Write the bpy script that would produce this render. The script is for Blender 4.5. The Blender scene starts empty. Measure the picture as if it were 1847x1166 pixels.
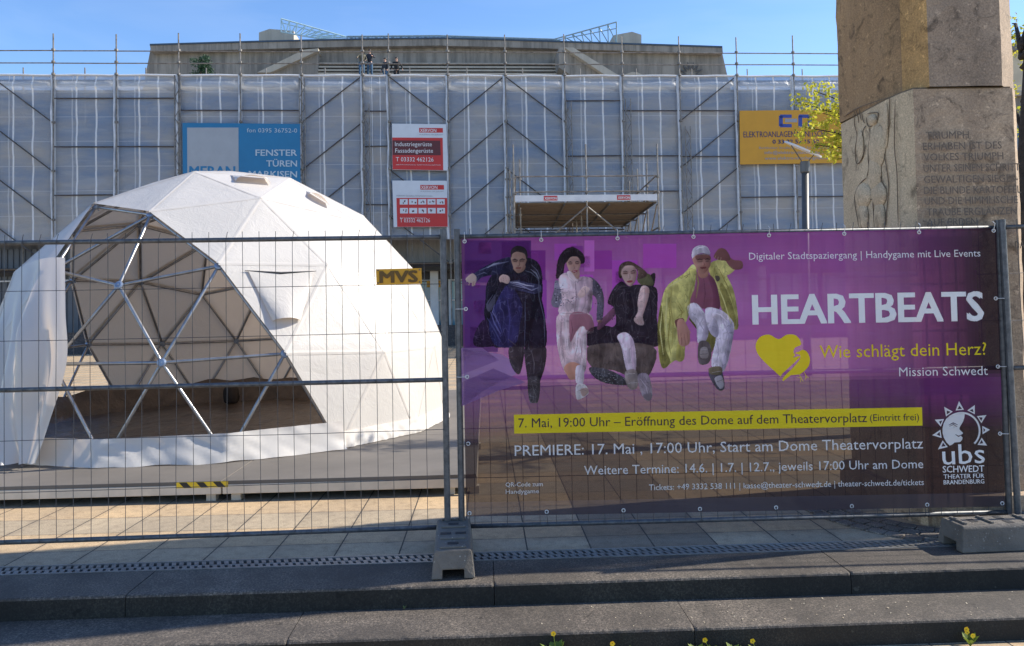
import bpy, math, random
import mathutils
from mathutils import Vector, Matrix, noise
from mathutils.geometry import tessellate_polygon
random.seed(7)
SC = bpy.context.scene
COL = SC.collection
PI = math.pi

# ------------------------------------------------------------------ camera
W, H, F, CY = 1847.0, 1166.0, 1390.0, 511.0          # photo size, focal length and optical centre row in pixels
PITCH, ROLL, EYE = math.radians(1.8), -0.019, 1.52
cam_data = bpy.data.cameras.new('camera')
cam = bpy.data.objects.new('camera', cam_data); COL.objects.link(cam)
CM = Matrix.Rotation(PI/2 + PITCH, 3, 'X') @ Matrix.Rotation(ROLL, 3, 'Z')
cam.matrix_world = Matrix.Translation((0, 0, EYE)) @ CM.to_4x4()
cam_data.sensor_fit = 'HORIZONTAL'; cam_data.sensor_width = 36.0
cam_data.lens = 36.0*F/W
cam_data.shift_y = (CY - H/2)/W
cam_data.clip_start = 0.05; cam_data.clip_end = 2000
SC.camera = cam

# ------------------------------------------------------------------ light
SUN_EL = math.radians(36); SUN_AZ = math.radians(12.6)      # azimuth measured from +X towards +Y
sd = Vector((math.cos(SUN_AZ)*math.cos(SUN_EL), math.sin(SUN_AZ)*math.cos(SUN_EL), math.sin(SUN_EL)))
world = bpy.data.worlds.new('World'); SC.world = world; world.use_nodes = True
wn = world.node_tree
sky = wn.nodes.new('ShaderNodeTexSky'); sky.sky_type = 'NISHITA'; sky.sun_disc = False
sky.sun_elevation = SUN_EL; sky.sun_rotation = PI/2 - SUN_AZ
sky.air_density = 1.0; sky.dust_density = 0.25; sky.ozone_density = 3.0
bg = wn.nodes['Background']; bg.inputs['Strength'].default_value = 0.135
hs = wn.nodes.new('ShaderNodeHueSaturation'); hs.inputs['Saturation'].default_value = 1.14; hs.inputs['Hue'].default_value = 0.506
wn.links.new(sky.outputs[0], hs.inputs['Color'])
wtc = wn.nodes.new('ShaderNodeTexCoord'); wmp = wn.nodes.new('ShaderNodeMapping'); wmp.inputs['Scale'].default_value = (1.2, 3.0, 7.0); wmp.inputs['Rotation'].default_value = (0, 0.35, 0.3)
wnz = wn.nodes.new('ShaderNodeTexNoise'); wnz.inputs['Scale'].default_value = 2.2; wnz.inputs['Detail'].default_value = 7; wnz.inputs['Distortion'].default_value = 0.6
wrp = wn.nodes.new('ShaderNodeValToRGB'); wrp.color_ramp.elements[0].position = 0.50; wrp.color_ramp.elements[1].position = 0.80; wrp.color_ramp.elements[1].color = (0.10, 0.10, 0.10, 1)
wmx = wn.nodes.new('ShaderNodeMix'); wmx.data_type = 'RGBA'
wn.links.new(wtc.outputs['Generated'], wmp.inputs['Vector']); wn.links.new(wmp.outputs[0], wnz.inputs['Vector']); wn.links.new(wnz.outputs['Fac'], wrp.inputs[0])
wn.links.new(wrp.outputs[0], wmx.inputs[0]); wn.links.new(hs.outputs[0], wmx.inputs[6]); wmx.inputs[7].default_value = (4.2, 4.6, 5.2, 1)
wn.links.new(wmx.outputs[2], bg.inputs[0])
sl = bpy.data.lights.new('sun', 'SUN'); sl.energy = 4.5; sl.angle = math.radians(0.53); sl.color = (1.0, 0.92, 0.79)
so = bpy.data.objects.new('sun', sl); COL.objects.link(so)
so.rotation_euler = sd.to_track_quat('Z', 'Y').to_euler()
vs = SC.view_settings
vs.view_transform = 'Standard'; vs.look = 'None'; vs.exposure = 0.86; vs.gamma = 1.0; vs.use_curve_mapping = False
SC.cycles.transparent_max_bounces = 24
SC.cycles.max_bounces = 8

# ------------------------------------------------------------------ pixel of the survey photo -> point on a known plane
CO = Vector((0, 0, EYE))
def ray(x, y): return CM @ Vector(((x - W/2)/F, -(y - CY)/F, -1.0))
def onplane(x, y, p, n):
    r = ray(x, y); n = Vector(n); return CO + r*((Vector(p) - CO).dot(n)/r.dot(n))
def onz(x, y, z=0.0): return onplane(x, y, (0, 0, z), (0, 0, 1))
def ony(x, y, Y): return onplane(x, y, (0, Y, 0), (0, 1, 0))
def proj(p):
    q = CM.transposed() @ (Vector(p) - CO)
    return (W/2 + F*q.x/-q.z, CY - F*q.y/-q.z)

# ------------------------------------------------------------------ scene bookkeeping
def tag(o, label=None, cat=None, group=None, kind=None):
    if label: o['label'] = label
    if cat: o['category'] = cat
    if group: o['group'] = group
    if kind: o['kind'] = kind
    return o
ORG = {}
def thing(name, label, cat, loc=(0, 0, 0), rz=0, group=None):
    o = bpy.data.objects.new(name, None); COL.objects.link(o)
    o.location = loc; o.rotation_euler = (0, 0, rz); o.empty_display_size = 0.2
    ORG[o.name] = Vector(loc)
    return tag(o, label, cat, group)
def org(o): return ORG.get(o.name, Vector((0, 0, 0)))

class MB:
    """collects shapes; build() links them as one mesh object (world coordinates, made local to the parent's base)"""
    def __init__(s): s.v = []; s.f = []; s.c = []; s.uv = None
    def add(s, vs, fs, col=None):
        b = len(s.v); s.v += [tuple(v) for v in vs]
        s.f += [tuple(i + b for i in f) for f in fs]; s.c += [col]*len(fs); return s
    def box(s, c, d, rz=0, M=None, bev=0.0):
        x, y, z = d[0]/2, d[1]/2, d[2]/2
        R = M if M is not None else Matrix.Rotation(rz, 3, 'Z')
        c = Vector(c)
        if bev <= 0:
            P = [(-x,-y,-z),(x,-y,-z),(x,y,-z),(-x,y,-z),(-x,-y,z),(x,-y,z),(x,y,z),(-x,y,z)]
            Fs = [(0,3,2,1),(4,5,6,7),(0,1,5,4),(1,2,6,5),(2,3,7,6),(3,0,4,7)]
            return s.add([c + R @ Vector(p) for p in P], Fs)
        import bmesh
        bm = bmesh.new(); bmesh.ops.create_cube(bm, size=1)
        for v in bm.verts: v.co = Vector((v.co.x*d[0], v.co.y*d[1], v.co.z*d[2]))
        bmesh.ops.bevel(bm, geom=bm.edges[:], offset=bev, segments=2, affect='EDGES', profile=0.5)
        bm.verts.index_update()
        s.add([c + R @ v.co for v in bm.verts], [[v.index for v in f.verts] for f in bm.faces]); bm.free(); return s
    def tube(s, pts, r, n=8, caps=True, closed=False):
        pts = [Vector(p) for p in pts]; rs = r if isinstance(r, (list, tuple)) else [r]*len(pts)
        vs = []; k = len(pts)
        up = None
        for i, p in enumerate(pts):
            if closed: t = pts[(i+1) % k] - pts[i-1]
            else: t = pts[min(i+1, k-1)] - pts[max(i-1, 0)]
            t.normalize()
            if up is None:
                a = Vector((0, 0, 1)) if abs(t.z) < 0.9 else Vector((1, 0, 0))
                up = t.cross(a).normalized()
            up = (up - t*up.dot(t)).normalized(); w = t.cross(up)
            for j in range(n):
                an = 2*PI*j/n; vs.append(p + (up*math.cos(an) + w*math.sin(an))*rs[i])
        fs = []
        for i in range(k if closed else k-1):
            i2 = (i+1) % k
            for j in range(n): fs.append((i*n+j, i*n+(j+1) % n, i2*n+(j+1) % n, i2*n+j))
        if caps and not closed: fs += [tuple(range(n-1, -1, -1)), tuple((k-1)*n+j for j in range(n))]
        return s.add(vs, fs)
    def prism(s, poly, z0, z1):
        n = len(poly)
        vs = [(p[0], p[1], z0) for p in poly] + [(p[0], p[1], z1) for p in poly]
        return s.add(vs, [tuple(range(n-1, -1, -1)), tuple(range(n, 2*n))] + [(i, (i+1) % n, n+(i+1) % n, n+i) for i in range(n)])
    def slab(s, pts, d):
        """polygon in space given a thickness vector d"""
        n = len(pts); d = Vector(d); a = [Vector(p) for p in pts]
        return s.add(a + [p + d for p in a], [tuple(range(n)), tuple(range(2*n-1, n-1, -1))] + [(i, n+i, n+(i+1) % n, (i+1) % n) for i in range(n)])
    def grid(s, fn, nu, nv, col=None):
        vs = [fn(i/nu, j/nv) for j in range(nv+1) for i in range(nu+1)]
        fs = [(j*(nu+1)+i, j*(nu+1)+i+1, (j+1)*(nu+1)+i+1, (j+1)*(nu+1)+i) for j in range(nv) for i in range(nu)]
        return s.add(vs, fs, col)
    def poly(s, pts, col=None):
        pts = [Vector(p) for p in pts]
        return s.add(pts, tessellate_polygon([pts]), col)
    def sphere(s, c, r, nu=10, nv=6):
        c = Vector(c); r = r if isinstance(r, (tuple, list)) else (r, r, r); vs = []
        for j in range(1, nv):
            t = PI*j/nv
            for i in range(nu):
                a = 2*PI*i/nu; vs.append(c + Vector((r[0]*math.sin(t)*math.cos(a), r[1]*math.sin(t)*math.sin(a), r[2]*math.cos(t))))
        fs = [(j*nu+i, (j+1)*nu+i, (j+1)*nu+(i+1) % nu, j*nu+(i+1) % nu) for j in range(nv-2) for i in range(nu)]
        vs += [c + Vector((0, 0, r[2])), c - Vector((0, 0, r[2]))]; a = len(vs)-2
        fs += [(a, i, (i+1) % nu) for i in range(nu)] + [(a+1, (nv-2)*nu+(i+1) % nu, (nv-2)*nu+i) for i in range(nu)]
        return s.add(vs, fs)
    def build(s, name, mat, parent=None, smooth=False, label=None, uv=None, origin=None):
        o0 = org(parent) if parent is not None else Vector(origin or (0, 0, 0))
        me = bpy.data.meshes.new(name)
        me.from_pydata([tuple(Vector(v) - o0) for v in s.v], [], s.f); me.validate(clean_customdata=False)
        for m in (mat if isinstance(mat, (list, tuple)) else [mat]): me.materials.append(m)
        if any(c is not None for c in s.c) and len(me.polygons) == len(s.c):
            at = me.color_attributes.new('Col', 'FLOAT_COLOR', 'CORNER')
            for p in me.polygons:
                c = s.c[p.index] or (1, 1, 1)
                for li in p.loop_indices: at.data[li].color = (c[0], c[1], c[2], 1)
        if uv is not None:
            ul = me.uv_layers.new(name='UVMap')
            for l in me.loops: ul.data[l.index].uv = uv[l.vertex_index]
        if smooth:
            for p in me.polygons: p.use_smooth = True
        o = bpy.data.objects.new(name, me); COL.objects.link(o)
        if parent is not None: o.parent = parent; ORG[o.name] = o0
        else: o.location = o0
        if label: o['label'] = label
        return o
def struct(o): o['kind'] = 'structure'; return o
def lin(r, g, b, k=1.0):
    f = lambda c: ((c/255.0)/12.92 if c/255.0 <= 0.04045 else ((c/255.0+0.055)/1.055)**2.4)*k
    return (f(r), f(g), f(b))

# ------------------------------------------------------------------ materials
class NT:
    def __init__(s, name):
        s.m = bpy.data.materials.new(name); s.m.use_nodes = True; s.t = s.m.node_tree
        s.b = s.t.nodes['Principled BSDF']; s.out = s.t.nodes['Material Output']
        s.tc = s.t.nodes.new('ShaderNodeTexCoord')
    def n(s, typ, **kw):
        x = s.t.nodes.new(typ)
        for k, v in kw.items(): setattr(x, k, v)
        return x
    def put(s, sock, v):
        if hasattr(v, 'is_output'): s.t.links.new(v, sock)
        elif isinstance(v, (tuple, list)) and len(v) == 3 and sock.type == 'RGBA': sock.default_value = (*v, 1)
        else: sock.default_value = v
    def math(s, op, a, b=None, c=None):
        x = s.n('ShaderNodeMath', operation=op); s.put(x.inputs[0], a)
        if b is not None: s.put(x.inputs[1], b)
        if c is not None: s.put(x.inputs[2], c)
        return x.outputs[0]
    def mix(s, f, a, b, mode='MIX'):
        x = s.n('ShaderNodeMix', data_type='RGBA', blend_type=mode); s.put(x.inputs[0], f); s.put(x.inputs[6], a); s.put(x.inputs[7], b); return x.outputs[2]
    def noise(s, scale=5, detail=4, rough=0.55, vec=None, dist=0.0, stretch=None):
        x = s.n('ShaderNodeTexNoise'); x.inputs['Scale'].default_value = scale; x.inputs['Detail'].default_value = detail
        x.inputs['Roughness'].default_value = rough; x.inputs['Distortion'].default_value = dist
        v = vec if vec is not None else s.tc.outputs['Object']
        if stretch:
            mp = s.n('ShaderNodeMapping'); mp.inputs['Scale'].default_value = stretch; s.put(mp.inputs['Vector'], v); v = mp.outputs[0]
        s.put(x.inputs['Vector'], v); return x.outputs['Fac']
    def ramp(s, f, stops):
        x = s.n('ShaderNodeValToRGB'); e = x.color_ramp.elements
        while len(e) < len(stops): e.new(0.5)
        for el, (p, c) in zip(e, stops): el.position = p; el.color = (*(c if isinstance(c, (tuple, list)) else (c, c, c)), 1)
        s.put(x.inputs[0], f); return x.outputs[0]
    def xyz(s, v=None):
        x = s.n('ShaderNodeSeparateXYZ'); s.put(x.inputs[0], v if v is not None else s.tc.outputs['Object']); return x.outputs
    def bump(s, h, strength=0.3, dist=0.01):
        x = s.n('ShaderNodeBump'); x.inputs['Strength'].default_value = strength; x.inputs['Distance'].default_value = dist
        s.put(x.inputs['Height'], h); return x.outputs[0]
    def set(s, **kw):
        for k, v in kw.items(): s.put(s.b.inputs[k.replace('_', ' ')], v)
        return s
def M(name, c1, c2=None, scale=6, rough=0.7, bump=0.0, bscale=40, metal=0.0, detail=5, stretch=None, bdist=0.01, spec=0.5, lo=0.35, hi=0.65):
    t = NT(name)
    if c2 is None: c2 = tuple(x*0.8 for x in c1)
    f = t.ramp(t.noise(scale, detail, 0.6, stretch=stretch), [(lo, 0.0), (hi, 1.0)])
    t.set(Base_Color=t.mix(f, c1, c2), Roughness=rough, Metallic=metal); t.b.inputs['Specular IOR Level'].default_value = spec
    if bump: t.set(Normal=t.bump(t.noise(bscale, 5), bump, bdist))
    return t.m

MAT = {}
MAT['galv'] = M('galvanised_steel', (0.15,0.155,0.165), (0.085,0.09,0.098), 30, 0.5, 0.06, 60, metal=0.55)
MAT['galv_wire'] = M('galvanised_wire', (0.10,0.10,0.105), (0.06,0.06,0.065), 20, 0.5, metal=0.35)
MAT['grate'] = M('pale_steel_grate', (0.25,0.245,0.235), (0.16,0.157,0.15), 12, 0.45, metal=0.3)
MAT['scaf'] = M('scaffold_tube', (0.27,0.25,0.23), (0.13,0.12,0.11), 6, 0.55, metal=0.4)
MAT['scaf_dark'] = M('weathered_scaffold_tube', (0.10,0.095,0.095), (0.06,0.055,0.055), 6, 0.6, metal=0.3)
MAT['wood'] = M('scaffold_plank_wood', (0.15,0.112,0.075), (0.075,0.057,0.04), 5, 0.8, stretch=(1,8,8))
MAT['white_board'] = M('white_painted_board', (0.70,0.71,0.73), (0.60,0.61,0.64), 3, 0.5)
MAT['concrete'] = None
MAT['black'] = M('black_plastic', (0.015,0.015,0.017), None, 5, 0.4)
MAT['white_plastic'] = M('white_plastic', (0.7,0.7,0.7), None, 5, 0.4)
MAT['dark'] = M('dark_void_paint', (0.03,0.03,0.033), None, 3, 0.8)
MAT['alu'] = M('aluminium_tube', (0.36,0.365,0.38), (0.25,0.255,0.27), 12, 0.32, metal=0.75)
MAT['hub'] = M('steel_hub', (0.30,0.36,0.46), (0.22,0.27,0.36), 30, 0.4, metal=0.6)

def weathered_concrete(name, c1, c2, streak=0.6):
    t = NT(name)
    a = t.noise(0.35, 6, 0.65); s = t.noise(2.6, 6, 0.7, stretch=(1.0, 1.0, 0.09)); g = t.noise(30, 4)
    col = t.mix(t.ramp(a, [(0.35, 0.0), (0.65, 1.0)]), c1, c2)
    col = t.mix(t.math('MULTIPLY', t.ramp(s, [(0.44, 0.0), (0.60, 1.0)]), streak), col, tuple(x*0.55 for x in c2))
    col = t.mix(t.math('MULTIPLY', g, 0.25), col, (0.5, 0.48, 0.44))
    t.set(Base_Color=col, Roughness=0.9, Normal=t.bump(g, 0.2, 0.02)); return t.m
MAT['concrete'] = weathered_concrete('weathered_concrete', (0.33,0.295,0.25), (0.22,0.195,0.165), 0.85)
MAT['concrete_pale'] = weathered_concrete('pale_concrete', (0.50,0.445,0.36), (0.42,0.375,0.30), 0.3)

def paving():
    t = NT('concrete_slab_paving'); u, v, _ = t.xyz()
    a = t.math('DIVIDE', t.math('SUBTRACT', u, 0.235), 0.4); b = t.math('DIVIDE', t.math('SUBTRACT', v, 5.119), 0.403)
    ca, cb = t.math('FLOOR', a), t.math('FLOOR', b)
    fa, fb = t.math('FRACT', a), t.math('FRACT', b)
    ea = t.math('MINIMUM', fa, t.math('SUBTRACT', 1.0, fa)); eb = t.math('MINIMUM', fb, t.math('SUBTRACT', 1.0, fb))
    wob = t.math('MULTIPLY', t.noise(25, 3), 0.012)
    e = t.math('LESS_THAN', t.math('MINIMUM', ea, t.math('MULTIPLY', eb, 1.6)), t.math('ADD', 0.006, wob))
    cx = t.n('ShaderNodeCombineXYZ'); t.put(cx.inputs[0], ca); t.put(cx.inputs[1], cb)
    wnz = t.n('ShaderNodeTexWhiteNoise', noise_dimensions='2D'); t.put(wnz.inputs['Vector'], cx.outputs[0])
    par = t.math('FLOORED_MODULO', cb, 2.0)
    yel = t.mix(wnz.outputs['Value'], (0.56,0.40,0.23), (0.47,0.345,0.21))
    gry = t.mix(wnz.outputs['Value'], (0.45,0.36,0.245), (0.36,0.29,0.20))
    col = t.mix(par, yel, gry)
    st = t.math('MULTIPLY', t.math('GREATER_THAN', u, 0.637), t.math('LESS_THAN', u, 1.437))
    col = t.mix(t.math('MULTIPLY', st, 0.6), col, (0.12,0.098,0.08))
    fine = t.noise(110, 4, 0.75)
    col = t.mix(0.75, col, t.ramp(fine, [(0.32, (0.35,0.33,0.30)), (0.55, (1,1,1)), (0.75, (1.4,1.35,1.25))]), 'MULTIPLY')
    big = t.noise(1.3, 6, 0.6)
    col = t.mix(t.ramp(big, [(0.42, 0.0), (0.72, 0.45)]), col, (0.20,0.165,0.125))
    mott = t.noise(14, 6, 0.65)
    col = t.mix(0.8, col, t.ramp(mott, [(0.30, (0.68,0.66,0.62)), (0.5, (1,1,1)), (0.70, (1.16,1.14,1.1))]), 'MULTIPLY')
    near_ = t.ramp(t.math('MINIMUM', ea, eb), [(0.0, 1.0), (0.11, 0.0)])
    col = t.mix(t.math('MULTIPLY', near_, t.ramp(t.noise(6, 5, 0.7), [(0.45, 0.0), (0.65, 0.55)])), col, (0.13,0.10,0.075))
    col = t.mix(t.ramp(t.noise(20, 2, 0.5), [(0.74, 0.0), (0.75, 0.7)]), col, (0.07,0.058,0.045))
    col = t.mix(e, col, (0.045,0.038,0.03))
    h = t.math('SUBTRACT', t.math('MULTIPLY', fine, 0.3), t.math('MULTIPLY', e, 1.0))
    t.set(Base_Color=col, Roughness=0.88, Normal=t.bump(h, 0.5, 0.004)); return t.m
MAT['paving'] = paving()
def granite(name, c1, c2, k=1.0):
    t = NT(name); f = t.noise(95, 4, 0.8); b = t.noise(2.2, 6, 0.65); s = t.noise(70, 3, 0.6)
    col = t.mix(t.ramp(b, [(0.35, 0.0), (0.65, 1.0)]), c1, c2)
    col = t.mix(0.85, col, t.ramp(f, [(0.36, (0.25,0.25,0.25)), (0.52, (0.95,0.95,0.95)), (0.62, (2.3,2.2,2.1))]), 'MULTIPLY')
    col = t.mix(t.ramp(s, [(0.70, 0.0), (0.76, 0.5)]), col, (0.40,0.37,0.33))
    blot = t.noise(1.1, 6, 0.7, dist=0.8); spot = t.noise(16, 2, 0.5)
    col = t.mix(t.ramp(blot, [(0.42, 0.0), (0.60, 0.75)]), col, tuple(x*0.5 for x in c2))
    col = t.mix(t.ramp(spot, [(0.735, 0.0), (0.75, 0.75)]), col, tuple(min(1, x*1.9) for x in c1))
    col = t.mix(t.ramp(t.noise(11, 2, 0.5), [(0.72, 0.0), (0.735, 0.8)]), col, tuple(x*0.3 for x in c2))
    t.set(Base_Color=col, Roughness=0.8, Normal=t.bump(f, 0.45, 0.004)); return t.m
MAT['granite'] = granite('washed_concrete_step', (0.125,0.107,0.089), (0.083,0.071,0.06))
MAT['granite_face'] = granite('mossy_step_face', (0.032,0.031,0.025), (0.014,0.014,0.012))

def stone(name, c1, c2, c3, rough_amt=0.5):
    t = NT(name); a = t.noise(1.6, 6, 0.62); b = t.noise(7, 6, 0.65, dist=1.2); f = t.noise(90, 5, 0.7)
    st = t.noise(3.0, 5, 0.6, stretch=(1, 1, 0.18))
    col = t.mix(t.ramp(a, [(0.36, 0.0), (0.66, 1.0)]), c1, c2)
    col = t.mix(t.math('MULTIPLY', t.ramp(st, [(0.45, 0.0), (0.7, 1.0)]), 0.6), col, c3)
    col = t.mix(t.ramp(b, [(0.54, 0.0), (0.70, 0.85)]), col, tuple(x*0.45 for x in c3))
    col = t.mix(t.ramp(t.noise(22, 4, 0.7), [(0.60, 0.0), (0.68, 0.6)]), col, tuple(min(1, x*1.5) for x in c1))
    col = t.mix(0.7, col, t.ramp(f, [(0.32, (0.5,0.5,0.5)), (0.68, (1.4,1.4,1.4))]), 'MULTIPLY')
    h = t.math('ADD', t.math('MULTIPLY', f, 0.4), b)
    t.set(Base_Color=col, Roughness=0.92, Normal=t.bump(h, rough_amt, 0.012)); return t.m
MAT['stone_front'] = stone('grey_brown_sandstone', (0.50,0.37,0.25), (0.36,0.265,0.18), (0.21,0.15,0.105))
MAT['stone_up'] = stone('brown_sandstone', (0.40,0.25,0.125), (0.29,0.18,0.09), (0.16,0.10,0.05))
MAT['stone_upg'] = stone('grey_sandstone', (0.42,0.31,0.215), (0.30,0.225,0.16), (0.17,0.125,0.09))
MAT['stone_bounce'] = stone('bounce_lit_sandstone', (0.62,0.37,0.14), (0.46,0.27,0.105), (0.26,0.15,0.06), 0.8)  # warm bounced sunlight painted into the stone colour
MAT['stone_tan'] = stone('tan_sandstone', (0.60,0.465,0.30), (0.50,0.385,0.25), (0.36,0.27,0.17), 0.2)
MAT['groove'] = M('groove_shade_and_joint', (0.20,0.15,0.10), (0.13,0.098,0.066), 30, 0.95)  # shade of the carved lines put into a dark tone; also colours the bed joint
MAT['letter_dark'] = M('dark_inscription_letters', (0.19,0.15,0.115), (0.12,0.095,0.072), 40, 0.95)  # letters darker than the stone, laid just proud of the face

def canvas(name='white_pvc_canvas', wk=0.06, bst=0.30):
    t = NT(name)
    cr = t.noise(3.5, 5, 0.6, dist=1.5); fi = t.noise(14, 4, 0.6, dist=2.0, stretch=(1, 1, 0.35))
    wr = t.ramp(t.noise(4.5, 3, 0.5, dist=3.0, stretch=(1, 1, 0.6)), [(0.44, 0.0), (0.5, 1.0), (0.56, 0.0)])
    h = t.math('ADD', t.math('MULTIPLY', cr, 0.6), t.math('MULTIPLY', wr, wk))
    nrm = t.bump(h, bst, 0.035)
    col = t.mix(t.noise(2, 4), (0.71,0.68,0.64), (0.66,0.635,0.60))
    t.set(Base_Color=col, Roughness=0.42, Normal=nrm)
    tr = t.n('ShaderNodeBsdfTranslucent'); t.put(tr.inputs['Color'], (0.70,0.56,0.44)); t.put(tr.inputs['Normal'], nrm)
    mx = t.n('ShaderNodeMixShader'); mx.inputs[0].default_value = 0.27
    t.t.links.new(t.b.outputs[0], mx.inputs[1]); t.t.links.new(tr.outputs[0], mx.inputs[2])
    t.t.links.new(mx.outputs[0], t.out.inputs[0]); return t.m
MAT['canvas'] = canvas(); MAT['canvas_smooth'] = canvas('smooth_pvc_canvas', 0.0, 0.12)

def vinyl(name, color=None, see=0.12, trans=0.35):
    """printed mesh banner cloth: partly see-through, partly letting sun through"""
    t = NT(name)
    if color is None:
        at = t.n('ShaderNodeAttribute'); at.attribute_name = 'Col'; c = at.outputs['Color']
    else: c = color
    geo = t.n('ShaderNodeNewGeometry').outputs['Position']
    w = t.noise(2.2, 3, 0.5, vec=geo, stretch=(1.6, 1.0, 0.5)); w2 = t.noise(7, 3, 0.5, vec=geo, stretch=(0.5, 1, 2.0))
    nrm = t.bump(t.math('ADD', w, t.math('MULTIPLY', w2, 0.2)), 0.9, 0.07)
    t.set(Base_Color=c, Roughness=0.6, Normal=nrm); t.b.inputs['Specular IOR Level'].default_value = 0.15
    tr = t.n('ShaderNodeBsdfTranslucent'); t.put(tr.inputs['Color'], c)
    m1 = t.n('ShaderNodeMixShader'); m1.inputs[0].default_value = trans
    t.t.links.new(t.b.outputs[0], m1.inputs[1]); t.t.links.new(tr.outputs[0], m1.inputs[2])
    tp = t.n('ShaderNodeBsdfTransparent'); m2 = t.n('ShaderNodeMixShader'); m2.inputs[0].default_value = see
    t.t.links.new(m1.outputs[0], m2.inputs[1]); t.t.links.new(tp.outputs[0], m2.inputs[2])
    t.t.links.new(m2.outputs[0], t.out.inputs[0]); return t.m
MAT['banner'] = vinyl('printed_mesh_banner', None, 0.135, 0.35)
MAT['print'] = vinyl('printed_figure_ink', None, 0.06, 0.30)
MAT['print_white'] = vinyl('white_banner_print', (0.95,0.95,0.95), 0.01, 0.40)
MAT['print_yellow'] = vinyl('yellow_banner_print', (0.95,0.76,0.03), 0.02, 0.35)
MAT['print_dark'] = vinyl('dark_banner_print', (0.07,0.04,0.06), 0.03, 0.2)

def sheeting():
    """translucent reinforced scaffold sheeting; UV.x = place across the bay, UV.y = height in metres"""
    t = NT('scaffold_sheeting')
    uvs = t.xyz(t.tc.outputs['UV']); u, z = uvs[0], uvs[1]
    wob = t.math('MULTIPLY', t.math('SUBTRACT', t.noise(1.2, 3), 0.5), 0.03)
    uu = t.math('ADD', u, wob)
    def band(c, w): return t.math('LESS_THAN', t.math('ABSOLUTE', t.math('SUBTRACT', uu, c)), w)
    s = t.math('MAXIMUM', t.math('MAXIMUM', band(0.36, 0.014), band(0.67, 0.014)), t.math('MULTIPLY', band(0.29, 0.010), 0.5))
    edge = t.math('MAXIMUM', t.math('LESS_THAN', uu, 0.02), t.math('GREATER_THAN', uu, 0.975))
    s = t.math('MAXIMUM', s, t.math('MULTIPLY', edge, 0.85))
    hz = t.math('LESS_THAN', t.math('ABSOLUTE', t.math('SUBTRACT', t.math('FRACT', t.math('DIVIDE', z, 1.02)), 0.5)), 0.012)
    s = t.math('MAXIMUM', s, t.math('MULTIPLY', hz, 0.40))
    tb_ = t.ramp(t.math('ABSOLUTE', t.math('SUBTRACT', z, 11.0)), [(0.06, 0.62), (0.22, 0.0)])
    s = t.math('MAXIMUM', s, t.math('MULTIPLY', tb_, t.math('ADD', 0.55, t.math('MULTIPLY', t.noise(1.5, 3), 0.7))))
    n1 = t.noise(0.55, 5, 0.6, stretch=(0.45, 1, 1.9)); n2 = t.noise(5, 4, 0.6, dist=2.0)
    base = t.mix(t.ramp(n1, [(0.35, 0.0), (0.65, 1.0)]), (0.55,0.53,0.51), (0.29,0.38,0.53))
    st2 = t.ramp(t.noise(2.0, 4, 0.6, stretch=(0.35, 1, 1.6), dist=0.6), [(0.52, 0.0), (0.66, 0.2)])
    base = t.mix(st2, base, (0.72,0.74,0.77))
    col = t.mix(s, base, (0.80,0.82,0.85))
    n3 = t.noise(2.2, 5, 0.65, dist=2.5)
    nrm = t.bump(t.math('ADD', t.math('MULTIPLY', n3, 0.8), t.math('MULTIPLY', n2, 0.3)), 0.6, 0.10)
    t.set(Base_Color=col, Roughness=0.38, Normal=nrm)
    tr = t.n('ShaderNodeBsdfTranslucent'); t.put(tr.inputs['Color'], col)
    m1 = t.n('ShaderNodeMixShader'); m1.inputs[0].default_value = 0.25
    t.t.links.new(t.b.outputs[0], m1.inputs[1]); t.t.links.new(tr.outputs[0], m1.inputs[2])
    tp = t.n('ShaderNodeBsdfTransparent'); t.put(tp.inputs[0], (0.85,0.9,1.0))
    m2 = t.n('ShaderNodeMixShader'); t.put(m2.inputs[0], t.math('MULTIPLY', t.math('SUBTRACT', 1.0, s), 0.22))
    t.t.links.new(m1.outputs[0], m2.inputs[1]); t.t.links.new(tp.outputs[0], m2.inputs[2])
    t.t.links.new(m2.outputs[0], t.out.inputs[0]); return t.m
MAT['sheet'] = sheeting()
def glassy(name, c, r=0.08):
    t = NT(name); t.set(Base_Color=c, Roughness=r); t.b.inputs['Specular IOR Level'].default_value = 0.9; return t.m
MAT['glass'] = glassy('window_glass', (0.05,0.10,0.14))
MAT['blue_glass'] = glassy('blue_tinted_glass', (0.10,0.26,0.36))
def paint(name, c, r=0.45): return M(name, c, tuple(x*0.92 for x in c), 2, r)
MAT['sign_blue'] = paint('blue_sign_print', (0.008,0.165,0.36)); MAT['sign_grey'] = paint('grey_sign_print', (0.34,0.37,0.41))
MAT['sign_white'] = paint('white_sign_print', (0.62,0.66,0.72)); MAT['sign_red'] = paint('red_sign_print', (0.52,0.025,0.025))
MAT['sign_maroon'] = paint('maroon_sign_print', (0.10,0.015,0.02)); MAT['sign_yellow'] = paint('yellow_sign_print', (0.58,0.29,0.012))
MAT['sign_navy'] = paint('navy_sign_print', (0.02,0.025,0.12)); MAT['sign_letter'] = paint('white_sign_letters', (0.72,0.72,0.74))
MAT['tan_line'] = paint('grey_small_print', (0.30,0.31,0.36)); MAT['sign_pale'] = paint('pale_blue_sign_letters', (0.42,0.52,0.62))

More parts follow.
